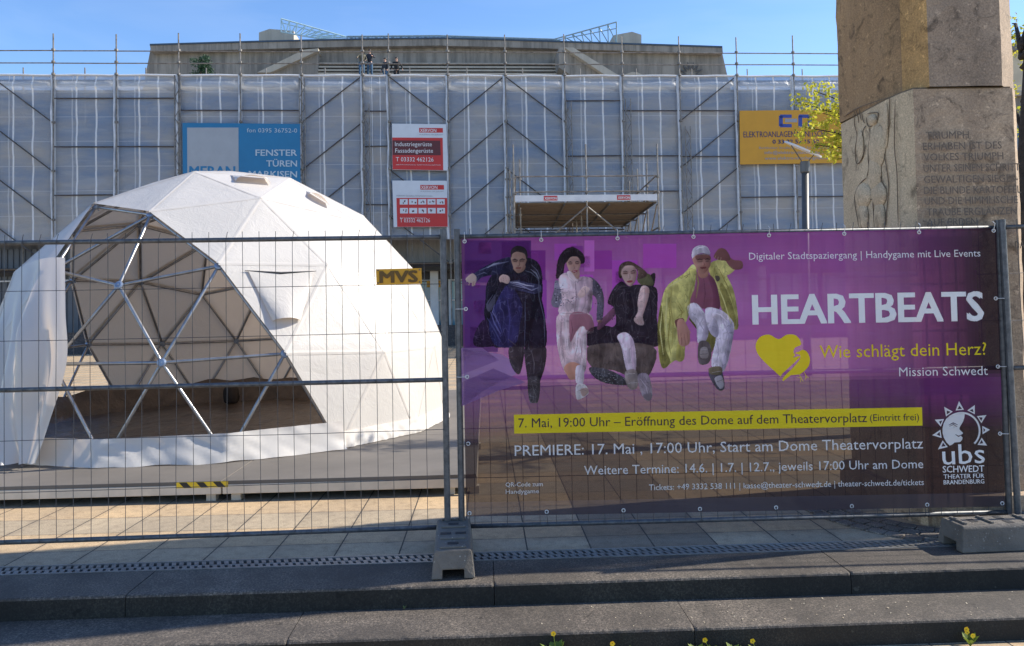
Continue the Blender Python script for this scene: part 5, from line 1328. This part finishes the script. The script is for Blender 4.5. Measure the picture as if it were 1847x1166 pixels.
fig3 += [stroke([(158,258),(174,253),(192,258)], 3, (60,44,40)), stroke([(210,256),(226,250),(244,252)], 3, (60,44,40)), stroke([(163,268),(188,268)], 2.2, (54,26,26)), stroke([(213,266),(238,263)], 2.2, (54,26,26)), stroke([(200,270),(206,300),(195,306)], 2.5, (160,126,120)), stroke([(184,322),(204,318),(222,320)], 4, (146,62,72)),
 stroke([(140,285),(150,240),(188,200)], 3, (120,98,84)), stroke([(205,202),(250,232),(300,270)], 3, (112,90,76)), stroke([(236,572),(250,600)], 3, (160,124,118)), stroke([(255,580),(266,606)], 3, (160,124,118)), stroke([(275,578),(286,604)], 3, (160,124,118)), stroke([(110,390),(150,350),(190,352)], 4, (78,68,74)), stroke([(90,420),(76,460),(100,486)], 4, (74,64,70)), stroke([(340,370),(372,420),(352,450),(384,490)], 4, (74,64,72)), stroke([(180,930),(240,925)], 3, (216,206,204)), stroke([(190,990),(250,985)], 3, (200,190,190)), stroke([(272,960),(310,1010),(322,1060)], 3, (200,186,196)), stroke([(300,950),(330,1000)], 2.5, (96,84,92)), stroke([(130,700),(160,780),(190,880)], 3, (206,186,200))]
figure('printed woman in a black ruffled dress with one bare leg forward', fig3, 3.6433, 1080, 420)
fig4 = [
 ([(620,208),(560,268),(452,348),(410,460),(386,650),(412,882),(500,840),(560,832),(562,700),(545,640),(592,540),(642,280)], (206,202,120)), ([(412,882),(386,650),(408,470),(430,600),(440,760),(470,850)], (140,134,66)),
 ([(560,832),(562,700),(520,720),(510,835)], (180,172,92)), ([(590,560),(720,640),(770,690),(740,790),(700,760),(660,660)], (116,110,52)),
 ([(720,212),(800,184),(840,280),(892,400),(918,610),(880,625),(800,480),(740,300)], (198,192,112)), ([(800,330),(850,400),(900,560),(880,625),(800,480)], (150,142,74)),
 ([(772,182),(860,186),(896,238),(836,282),(770,250)], (210,204,124)),
 ([(825,128),(880,176),(940,188),(942,236),(882,240),(836,188)], (132,86,84)), ([(756,160),(788,106),(830,108),(860,150),(860,182),(800,182)], (124,82,76)),
 stroke([(770,150),(762,168)], 5, (180,140,126)), stroke([(786,158),(780,178)], 5, (180,140,126)), stroke([(804,162),(800,184)], 5, (180,140,126)),
 ([(640,268),(700,262),(762,310),(792,420),(792,502),(700,502),(600,462),(640,340)], (142,86,104)), ([(720,285),(762,310),(792,420),(792,502),(750,502),(750,400)], (116,66,84)),
 ([(655,240),(720,235),(715,285),(680,300),(655,280)], (176,128,110)),
 ([(615,172),(640,148),(725,148),(736,200),(712,250),(680,270),(640,232)], (184,138,120)), ([(700,150),(736,200),(712,250),(690,262),(700,200)], (160,112,98)),
 ([(640,150),(725,148),(732,178),(690,176),(645,180)], (128,86,78)),
 ([(640,176),(735,172),(734,198),(642,200)], (92,62,58), 'soft'), ([(670,212),(712,210),(704,246),(672,248)], (130,88,78), 'soft'),
 ([(613,168),(618,110),(660,84),(712,94),(732,142),(682,134),(640,146)], (228,220,230)), ([(690,96),(712,94),(732,142),(700,136)], (186,178,192)),
 ([(650,184),(680,182),(680,192),(652,194)], (134,98,86)), ([(700,182),(722,180),(722,190),(702,192)], (134,98,86)), ([(668,226),(704,224),(700,236),(672,238)], (128,72,66)), ([(683,192),(694,192),(698,215),(682,216)], (180,130,114)),
 ([(585,482),(640,464),(702,540),(722,640),(702,712),(650,722),(642,620),(600,560)], (222,214,224)), ([(690,540),(722,640),(702,712),(680,700),(690,620)], (182,172,186)),
 ([(700,500),(800,508),(872,570),(888,650),(832,892),(740,872),(772,680),(725,642)], (224,216,226)), ([(850,570),(888,650),(832,892),(805,885),(850,700)], (180,172,188)), ([(725,642),(760,560),(790,640),(772,690)], (190,182,196)),
 ([(500,578),(552,562),(562,600),(520,632)], (116,76,66)), ([(514,592),(552,568),(596,650),(592,732),(530,735)], (188,140,122)), stroke([(545,690),(548,735)], 3, (140,96,84)), stroke([(565,690),(570,732)], 3, (140,96,84)),
 ([(658,722),(720,720),(742,790),(720,858),(658,856)], (98,90,90)), ([(670,760),(712,756),(718,820),(668,820)], (150,142,140)), ([(730,900),(800,888),(828,1010),(800,1040),(765,1012),(725,940)], (84,78,88)), ([(760,960),(806,940),(822,1005),(795,1025)], (170,164,172)), ([(725,890),(800,880),(805,930),(735,930)], (120,108,84)),
 stroke([(640,290),(600,400),(590,520)], 5, (160,152,80)), stroke([(480,360),(470,480),(490,600),(480,760)], 5, (176,168,92)), stroke([(520,450),(560,520),(500,570)], 4, (168,160,84)), stroke([(450,400),(440,560),(450,700)], 4, (226,222,150)), stroke([(760,300),(820,440),(870,600)], 4, (222,216,140)), stroke([(560,290),(600,270),(570,300)], 5, (84,80,60)), stroke([(640,640),(690,560),(650,500)], 3, (188,180,196)), stroke([(800,560),(850,640),(810,800)], 4, (192,184,200)),
 ([(765,285),(790,285),(795,310),(775,320)], (90,84,70)),
]
fig4 += [stroke([(640,147),(690,139),(733,147)], 4, (120,108,116)), stroke([(646,180),(662,174),(682,179)], 3.5, (60,40,38)), stroke([(698,177),(714,171),(730,176)], 3.5, (60,40,38)), stroke([(652,190),(680,190)], 2.2, (52,24,26)), stroke([(702,188),(724,186)], 2.2, (52,24,26)), stroke([(688,188),(696,215),(682,219)], 2.5, (132,86,76)), stroke([(668,232),(688,229),(706,231)], 3.5, (120,62,58)), ([(650,225),(710,222),(706,255),(680,270),(656,250)], (92,62,54), 'soft'), ([(640,195),(668,200),(664,225),(645,220)], (214,166,146), 'soft'),
 stroke([(700,100),(716,120),(722,136)], 3, (170,158,172)), stroke([(640,112),(660,98),(690,96)], 4, (244,240,246)), stroke([(520,640),(528,728)], 3, (140,96,82)), stroke([(540,660),(545,736)], 3, (140,96,82)), stroke([(562,665),(570,736)], 3, (140,96,82)), stroke([(580,650),(590,728)], 3, (146,100,86)), stroke([(594,640),(606,662)], 6, (188,142,124)),
 stroke([(640,250),(655,330),(640,430)], 4, (158,150,80)), stroke([(452,360),(500,330),(560,300)], 4, (228,224,152)), stroke([(420,480),(402,640),(424,800)], 4, (226,222,150)), stroke([(455,440),(470,560),(455,700),(475,810)], 4, (158,150,76)), stroke([(520,480),(548,520),(540,560)], 4, (150,142,72)), stroke([(790,240),(850,360),(900,520)], 4, (150,142,72)), stroke([(830,210),(880,230)], 3, (166,158,84)), stroke([(640,560),(690,640),(690,700)], 3, (180,170,186)), stroke([(610,490),(660,490),(690,530)], 3, (246,240,248)), stroke([(740,520),(800,540),(850,590)], 3, (246,240,248)), stroke([(770,690),(790,780),(770,860)], 3, (184,174,190)), stroke([(820,600),(860,680),(836,800)], 3, (176,166,182)), stroke([(668,770),(714,766)], 3, (190,184,180)), stroke([(666,800),(716,796)], 3, (60,54,56)), stroke([(744,920),(800,910)], 3, (190,180,180)), stroke([(776,980),(816,966)], 3, (60,56,62)), stroke([(690,300),(700,400),(690,480)], 3, (108,62,80)), stroke([(660,320),(648,420)], 3, (160,104,120))]
figure('printed man in a yellow coat and white cap raising one arm', fig4, 3.6433, 1080, 420)
# heart and bird emblem
hx = lambda pts: [(1330 + x/3.5725, 400 + y/3.5725) for x, y in pts]
mb = MB(); hp = smooth_poly([(x, y, 0) for x, y in hx([(278,998),(230,955),(175,905),(130,850),(118,795),(145,745),(205,728),(265,758),(320,728),(380,735),(412,790),(372,812),(362,842),(372,862),(358,876),(404,872),(290,980)])], 3)
mb.poly([bx(p.x, p.y, 5) for p in hp])
bp2 = smooth_poly([(x, y, 0) for x, y in hx([(368,848),(398,838),(418,826),(448,838),(466,876),(466,912),(450,945),(402,985),(345,990),(296,1028),(296,1004),(350,950),(398,895),(404,860)])], 2)
mb.poly([bx(p.x, p.y, 5) for p in bp2])
for ln_ in ([(398,985),(412,1010),(405,1035)], [(412,1010),(424,1030)], [(430,970),(445,1000),(436,1018)], [(445,1000),(462,1006)], [(405,1008),(380,1000)]):
    q = stroke(hx(ln_), 0.8, (0, 0, 0))[0]; mb.poly([bx(x, y, 5) for x, y in q])
mb.build('heart_emblem', MAT['print_yellow'], bn_)
# sun logo
lx = lambda x, y: (1330 + x/3.5725, 700 + y/3.5725)
cxl, cyl = 1445, 277
mb = MB(); inner = []
for tx, ty in ((1428,85),(1530,110),(1605,175),(1628,270),(1610,372),(1332,122),(1272,205),(1255,305),(1292,397)):
    d = Vector((tx-cxl, ty-cyl, 0)); L0 = d.length; d.normalize(); n = Vector((-d.y, d.x, 0)); c = Vector((cxl, cyl, 0))
    for rk, (r0, r1, w) in enumerate(((134, L0, 27), (141, L0-30, 15))):
        tri = [bx(*lx(p.x, p.y), 5 + rk) for p in (c + d*r1, c + d*r0 + n*w, c + d*r0 - n*w)]
        if rk == 0: mb.poly(tri)
        else: inner.append(MB().poly(tri))
ring = [(cxl + 122*math.cos(a), cyl + 122*math.sin(a)) for a in [math.radians(-200 + 245*k/40) for k in range(41)]]
rin = [(cxl + 110*math.cos(a), cyl + 110*math.sin(a)) for a in [math.radians(-200 + 245*k/40) for k in range(41)]]
mb.poly([bx(*lx(*p), 5) for p in ring + rin[::-1]])
face = smooth_poly([(x, y, 0) for x, y in [(1368,372),(1330,320),(1322,260),(1345,200),(1395,165),(1450,158),(1465,172),(1455,215),(1436,248),(1432,268),(1455,292),(1438,305),(1452,322),(1436,348),(1400,352)]], 2)
mb.poly([bx(*lx(p.x, p.y), 5) for p in face])
lg = mb.build('sun_logo', MAT['print_white'], bn_)
for st_, w in (([(1362,240),(1390,226),(1420,238)], 4), ([(1366,248),(1392,236),(1416,250),(1392,252)], 3), ([(1405,300),(1425,312),(1452,300)], 4)):
    q = stroke(st_, w, (0, 0, 0))[0]; MB().poly([bx(*lx(x, y), 6) for x, y in q]).build('face_line', MAT['print_dark'], lg)
for m_ in inner: m_.build('ray_fill', MAT['print_dark'], lg)
blk_text('ubs', *lx(1322, 495), *lx(1595, 483), 38, bold=0.008)
blk_text('SCHWEDT', *lx(1322, 545), *lx(1590, 540), 12.5, bold=0.02); blk_text('THEATER FÜR', *lx(1328, 585), *lx(1590, 579), 8.2, bold=0.015); blk_text('BRANDENBURG', *lx(1328, 622), *lx(1590, 615), 8.2, bold=0.02)
# eyelets and ties
def eyelet(p, to, mat):
    mb = MB(); c = p + bnv*0.004
    mb.tube([c + bdirB*(0.0105*math.cos(2*PI*k/10)) + Vector((0, 0, 0.0105*math.sin(2*PI*k/10))) for k in range(10)], 0.0032, 5, closed=True)
    e = mb.build('eyelet', MAT['white_plastic'], bn_)
    mb = MB(); mb.tube([c, (c+to)/2 + bnv*0.01, to + bnv*0.022, to + (to-c).normalized()*0.015], 0.0022, 5); mb.build('cable_tie', MAT[mat], e)
bdirB = Vector((1, 0.0243, 0)).normalized()
for k in range(8):
    s = 0.006 + 0.988*k/7
    p = P4(s, 0.990); eyelet(p, p + Vector((0, 0, 0.045)), 'white_plastic')
    p = P4(s, 0.012); eyelet(p, p - Vector((0, 0, 0.065)) + bdirB*0.004, 'black')
for k, t in enumerate((0.26, 0.50, 0.745)):
    p = P4(0.006, t); eyelet(p, p - bdirB*0.05, ('black', 'white_plastic', 'white_plastic')[k])
    p = P4(0.994, t); eyelet(p, p + bdirB*0.045, 'white_plastic')

# ================================================================== STONE PILLAR
pil = thing('stone_pillar', 'massive weathered sandstone pillar with carved relief figure and German inscription', 'pillar', (3.1, 5.7, 0))
def rough_prism(poly, z0, z1, amp, seed, nz=40, seg=0.07, ztop=None):
    pts = []
    for i in range(len(poly)):
        a, b = Vector(poly[i]), Vector(poly[(i+1) % len(poly)]); m = max(1, int((b-a).length/seg))
        for k in range(m): pts.append(a.lerp(b, k/m))
    n = len(pts); c = sum(pts, Vector((0, 0)))/n; mb = MB(); vs_ = []
    for j in range(nz+1):
        for p in pts:
            z = z0 + (z1-z0)*j/nz
            d = (p - c).normalized(); q = Vector((p.x*3, p.y*3, z*3+seed))
            e = amp*(noise.noise(q) + 0.6*noise.noise(q*3.1) + 0.35*noise.noise(q*8))
            vs_.append((p.x + d.x*e, p.y + d.y*e, z + (ztop(p) if (ztop and j == nz) else 0)))
    fs_ = [(j*n+i, j*n+(i+1) % n, (j+1)*n+(i+1) % n, (j+1)*n+i) for j in range(nz) for i in range(n)]
    fs_ += [tuple(nz*n+i for i in range(n))]
    mb.add(vs_, fs_); return mb
LP = [(2.695, 6.22), (2.708, 5.46), (2.725, 5.32), (2.757, 5.21), (3.45, 5.23), (3.52, 5.31), (3.66, 5.60), (3.66, 6.1), (3.4, 6.45), (2.9, 6.42)]
ZJ = 2.955
mb = rough_prism(LP, 0.0, ZJ, 0.006, 1, 60); low_ = mb.build('lower_drum', [MAT['stone_front'], MAT['stone_tan']], pil)
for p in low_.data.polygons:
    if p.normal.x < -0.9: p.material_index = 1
foot_p = [(2.64, 6.30), (2.645, 5.60), (2.70, 5.32), (2.79, 5.18), (3.0, 5.11), (3.45, 5.12), (3.75, 5.5), (3.75, 6.2), (3.4, 6.55), (2.9, 6.5)]
mb = rough_prism(foot_p, 0.0, 0.22, 0.015, 4, 6); mb.build('foot_course', MAT['stone_front'], pil)
UPP = [(2.690, 6.22), (2.705, 5.93), (2.745, 5.56), (2.865, 5.20), (3.365, 5.21), (3.555, 5.38), (3.62, 5.62), (3.62, 6.1), (3.4, 6.42), (2.9, 6.4)]
mb = rough_prism(UPP, ZJ+0.012, 8.5, 0.007, 9, 70); up_ = mb.build('upper_drum', [MAT['stone_upg'], MAT['stone_up'], MAT['stone_bounce']], pil)
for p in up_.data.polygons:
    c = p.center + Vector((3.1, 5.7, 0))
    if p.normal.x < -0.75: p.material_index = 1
    if 2.80 < c.x < 2.866 and p.normal.x < -0.5 and c.y < 5.42: p.material_index = 2  # narrow strip painted golden as if sunlight bounced onto it
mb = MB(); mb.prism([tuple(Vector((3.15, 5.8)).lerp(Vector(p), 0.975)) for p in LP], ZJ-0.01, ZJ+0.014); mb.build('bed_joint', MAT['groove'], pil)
# inscription on the front
fn_ = Vector((0.03, -1, 0)).normalized(); fp = Vector((3.1, 5.193, 0))
def fpx(x, y): return onplane(x, y, fp, fn_)
for body, x0, y0, x1, y1 in (('TRIUMPH', 1668, 252, 1746, 250.5), ('ERHABEN IST DES', 1663, 271.5, 1805, 269), ('VOLKES TRIUMPH', 1664, 291, 1808, 288.5), ('UNTER SEINEM SCHRITT', 1664, 311, 1838, 308.5), ('GEWALTIGEN SIEGES-', 1665, 331, 1834, 328.5),
                             ('DIE BLINDE KARTOFFEL', 1665, 351, 1840, 348.5), ('UND DIE HIMMLISCHE', 1666, 370, 1834, 367), ('TRAUBE ERGLÄNZEN', 1670, 390, 1832, 387), ('AUF ERDEN', 1670, 408.5, 1761, 406.5), ('DA', 1829, 449, 1846, 448)):
    A, Bq = fpx(x0, y0), fpx(x1, y1); cap_ = (fpx(x0, y0-14)-A).length
    text_mb(body, A, Bq, cap_, fn_, offset=0.012, off=0.012).build('inscription', MAT['letter_dark'], pil)
# relief figure on the side face: groove shade painted as dark outline tubes, and softly raised body
sn = Vector((-1, -0.02, 0)).normalized(); sp = Vector((2.701, 5.8, 0))
def spx(x, y, off=0.006): return onplane(1500 + x/2.651, y/2.651, sp + sn*off, sn)
mb = MB()
for ln_ in ([(58,560),(120,520),(200,490),(278,466)], [(278,466),(276,520),(274,600),(258,660),(250,720),(262,800),(272,880),(270,940),(262,1020),(258,1090)],
            [(120,520),(108,545),(110,600),(122,650),(112,720),(118,780),(135,775),(155,730),(165,690)], [(118,530),(126,560),(128,590)], [(130,515),(136,548),(142,580)], [(142,535),(150,575),(158,590)],
            [(170,545),(195,540),(222,542),(215,580),(190,605),(172,600),(165,560)], [(165,600),(150,625),(145,660)], [(180,610),(184,650),(176,700),(174,760),(178,800),(168,850)], [(168,850),(135,880),(112,930),(112,980),(122,1040),(132,1090)],
            [(190,660),(205,620),(232,600)], [(232,840),(245,880),(262,905)], [(166,940),(178,955),(200,952)], [(160,985),(168,1040),(176,1090)], [(196,960),(200,1020),(204,1090)], [(235,700),(228,740)], [(304,480),(300,700),(312,830),(318,1085)]):
    P_ = [spx(*p) for p in ln_]
    P_ = [spl(P_, k/(3*(len(P_)-1))) for k in range(3*(len(P_)-1)+1)]; mb.tube(P_, [0.001] + [0.0036]*(len(P_)-2) + [0.001], 5)
mb.build('relief_groove_shade', MAT['groove'], pil)
mb = MB()
def bulge(cx_, cy_, rx, ry, h_):
    mb.grid(lambda s, t: spx(cx_ + rx*math.sqrt(t)*math.cos(2*PI*s), cy_ + ry*math.sqrt(t)*math.sin(2*PI*s), 0.004 + h_*(1-t)), 18, 6)
for b in ((215,700,42,110,.022), (205,830,32,90,.018), (150,935,40,60,.025), (225,930,38,60,.024), (150,1040,26,70,.02), (228,1040,28,80,.02), (195,575,24,30,.02), (135,700,18,75,.014), (258,600,14,110,.014)): bulge(*b)
mb.build('relief_body', MAT['stone_tan'], pil, smooth=True)
# cobbles round the foot
mb = MB(); rc = random.Random(2)
for ring_ in range(3):
    r = 0.72 + ring_*0.125; n = 44 + ring_*6
    for k in range(n):
        a = PI*0.75 + 2*PI*k/n; x, y = 3.15 + r*1.03*math.cos(a), 5.75 + r*1.05*math.sin(a)
        if y > 6.0 or y < 4.93: continue
        mb.box((x, y, 0.002), (0.098, 0.105, 0.02), rz=a, bev=0.006)
tag(mb.build('cobble_ring', granite('cobble_stone', (0.20,0.17,0.14), (0.13,0.11,0.095)), origin=(3.15, 5.75, 0)), kind='stuff')

# ================================================================== STREET LAMP
lb = ony(1454, 560, 16.0); lb.z = 0
lamp = thing('street_lamp', 'slim grey lamp post topped by a tilted white reflector disc', 'street lamp', tuple(lb))
top = ony(1452, 312, 16.0)
mb = MB(); mb.tube([lb, Vector((lb.x, lb.y, 1.0)), top], [0.085, 0.075, 0.07], 16); mb.build('pole', M('grey_painted_pole', (0.085,0.088,0.092), (0.06,0.063,0.068), 4, 0.45), lamp, smooth=True)
mb = MB(); t2 = ony(1452, 292, 16.0); mb.tube([top, top + Vector((0, 0, 0.02)), t2], [0.085, 0.095, 0.095], 16); mb.build('spotlight', M('dark_lamp_head', (0.10,0.105,0.11), None, 4, 0.4), lamp)
dc = ony(1447.5, 271, 16.0); ax = (ony(1480, 285, 16.0) - ony(1415, 257, 16.0)).normalized(); rd = (ony(1480, 285, 16.0) - ony(1415, 257, 16.0)).length/2
fw = (dc - CO).normalized() + Vector((0, 0, -0.05)); fw = (fw - ax*fw.dot(ax)).normalized(); nrm = ax.cross(fw).normalized(); nrm = nrm if nrm.z > 0 else -nrm
rim_ = [dc + ax*(rd*math.cos(2*PI*k/32)) + fw*(rd*math.sin(2*PI*k/32)) for k in range(32)]
mb = MB(); mb.slab(rim_, nrm*0.035); mb.build('reflector', MAT['white_board'], lamp)
mb = MB()
for s in (-0.16, 0.16): mb.tube([t2 + Vector((s*0.4, 0, 0)), dc + ax*s*1.6], 0.010, 6)
mb.build('support_arms', MAT['galv'], lamp)

# ================================================================== TREE BEHIND THE PILLAR
tb = Vector((6.22, 9.25, 0))
tr = thing('street_tree', 'spring tree with yellow green leaves behind the stone pillar', 'tree', tuple(tb))
mb = MB(); bark = M('dark_bark', (0.055,0.045,0.038), (0.03,0.025,0.02), 12, 0.95, 0.6, 25, bdist=0.03)
mb.tube([tb, tb + Vector((0.03, 0, 1.2)), tb + Vector((-0.02, 0.02, 2.6)), tb + Vector((0.1, 0, 4.2)), tb + Vector((0.15, 0, 5.6))], [0.17, 0.13, 0.11, 0.08, 0.03], 10)
tips = []
tgt = [ony(*p) for p in ((1440, 185, 8.7), (1452, 230, 8.6), (1470, 165, 8.8), (1485, 205, 8.7), (1470, 262, 8.6), (1500, 285, 8.8), (1500, 240, 8.6), (1512, 200, 8.8))]
root_l = tb + Vector((-0.02, 0.0, 2.5))
for q in tgt:
    m1 = root_l.lerp(q, 0.45) + Vector((0, 0.05, 0.25)); m2 = root_l.lerp(q, 0.8) + Vector((0, 0, 0.12))
    mb.tube([root_l, m1, m2, q], [0.035, 0.02, 0.010, 0.004], 6); tips.append((m2, q))
for k in range(9):
    a = random.uniform(-0.9, 1.5); s0 = tb + Vector((0, 0, random.uniform(2.8, 4.6))); q = s0 + Vector((math.cos(a)*random.uniform(.6, 1.5), math.sin(a)*random.uniform(.6, 1.5), random.uniform(.2, 1.0)))
    mb.tube([s0, s0.lerp(q, .5) + Vector((0, 0, .15)), q], [0.035, 0.018, 0.005], 6); tips.append((s0.lerp(q, .5), q))
mb.build('trunk', bark, tr, smooth=True)
mb = MB()
for i, (m2, q) in enumerate(tips):
    for k in range(36 if i < 8 else 18):
        c = m2.lerp(q, random.uniform(-0.2, 1.1)) + Vector((random.gauss(0, .07), random.gauss(0, .12), random.gauss(0, .08)))
        leaf_cluster(mb, c, 0.06, 8 if i < 8 else 6, 0.055)
mb.build('crown', leaf_mat('young_leaf', (0.55,0.50,0.05), (0.33,0.36,0.035), 0.55), tr)

# far building right of the pillar
hb = thing('far_house', 'cream rendered house wall glimpsed right of the stone pillar', 'house', (41, 55, 0))
mb = MB(); mb.box((41, 58, 9.6), (12, 6, 19.2)); mb.build('wall', M('cream_render', (0.62,0.54,0.40), None, 1, 0.9), hb)
mb = MB(); mb.slab([(34.6, 54.6, 19.21), (47.4, 54.6, 19.21), (47.4, 61.4, 19.21), (34.6, 61.4, 19.21)], (0, 0, 0.5)); mb.build('roof', M('grey_roof', (0.2,0.19,0.18), None, 2, 0.8), hb)
for x in (37.5, 40.5, 43.5):
    for z in (3.5, 7.5, 11.5, 15.0):
        mb = MB(); mb.box((x, 54.96, z), (1.3, 0.1, 1.6)); mb.build('window', MAT['glass'], hb)

# ================================================================== SMALL FLOWERS AT THE STEPS
ym = M('yellow_petal', (0.80,0.58,0.01), (0.75,0.42,0.01), 20, 0.6); gm = leaf_mat('plant_leaf', (0.20,0.26,0.03), (0.10,0.16,0.03), 0.35); dg_ = leaf_mat('weed_leaf', (0.14,0.17,0.05), (0.08,0.10,0.03), 0.2)
def plant(p, label, h_, flowers, nl, cat='flower', lm=None, grp='small flowers at the foot of the steps'):
    o = thing('flower' if flowers else 'weed', label, cat, tuple(p), 0, grp); mb = MB()
    p = Vector(p)
    for k in range(nl):
        a = random.uniform(0, 2*PI); l = h_*random.uniform(.5, .9); d = Vector((math.cos(a), math.sin(a), 0)); w = Vector((-d.y, d.x, 0))*l*0.22
        m = p + d*l*0.35 + Vector((0, 0, l*0.6)); e = p + d*l*0.6 + Vector((0, 0, l*0.8))
        mb.add([p, m + w, e, m - w, m + Vector((0, 0, -0.1*l))], [(0, 4, 1), (1, 4, 2), (2, 4, 3), (3, 4, 0)])
    mb.build('leaves', lm or gm, o)
    for k in range(flowers):
        c = p + Vector((random.uniform(-.02, .02), random.uniform(-.02, 0.01), h_*(1 if k == 0 else random.uniform(.6, .9))))
        mb = MB(); mb.tube([p, (p+c)/2 + Vector((0.008, 0, 0)), c], 0.002, 5); mb.build('stem', gm, o)
        mb = MB()
        for q in range(5):
            a = 2*PI*q/5 + k; d = Vector((math.cos(a), -0.35, math.sin(a)))*0.012; w = Vector((-math.sin(a), 0, math.cos(a)))*0.008
            mb.add([c, c + d*0.7 + w, c + d*1.15, c + d*0.7 - w], [(0, 1, 2, 3)])
        mb.build('petals', ym, o)
    return o
def foot_spot(x, ytop):
    """a spot on the lower pavement just before the lower step, and the height that reaches the seen top"""
    q = onplane(x, ytop, plaza(0, 3.875, 0), plaza(0, -1, 0)); return Vector((q.x, q.y, -0.24)), q.z + 0.24
for x, yt, fl, nl, lab in ((998, 1142, 1, 9, 'tall yellow flower on a bent stem, second plant at the bottom of the photo'), (985, 1158, 0, 6, 'short green leaf tuft just left of the tall yellow flower'),
                           (948, 1161, 0, 5, 'lowest leaf tip far left of the tall yellow flower'), (1108, 1157, 1, 8, 'leafy yellow flower well right of the tall bent one'), (1132, 1159, 0, 7, 'leaf tuft beside the leafy yellow flower on its right'),
                           (1255, 1151, 0, 11, 'bright green leaf tuft left of the small pale flower'), (1278, 1153, 1, 7, 'small pale yellow flower beside the bright leaf tuft'),
                           (1322, 1152, 0, 9, 'upright thin leaf tuft between the small yellow flowers'), (1336, 1156, 0, 6, 'dull small leaf tuft touching the upright thin one'), (1360, 1155, 1, 6, 'single small yellow flower right of the thin leaf tufts'),
                           (1749, 1133, 3, 7, 'clump of yellow flowers standing alone at the right below the step')):
    p, h_ = foot_spot(x, yt + 2); plant(p, lab, h_, fl, nl + 3)
plant(onz(729, 1100, -0.118), 'tiny green weed in the joint at the foot of the upper step', 0.03, 0, 8, 'weed', dg_, None)

# petals and grit blown onto the lower step
mb = MB(); rq = random.Random(9)
for k in range(70):
    u = rq.gauss(1.6, 1.0); v = rq.uniform(3.96, 4.26); a = rq.uniform(0, PI); r = rq.uniform(0.003, 0.007); p = plaza(u, v, -0.1185 + rq.uniform(0, 0.002))
    d, w = Vector((math.cos(a), math.sin(a), rq.uniform(0, .5)))*r, Vector((-math.sin(a), math.cos(a), 0))*r*0.6
    mb.add([p-d, p+w, p+d, p-w], [(0, 1, 2, 3)])
tag(mb.build('petal_litter', M('dry_petals', (0.55,0.48,0.36), (0.40,0.33,0.22), 30, 0.9)), kind='stuff')
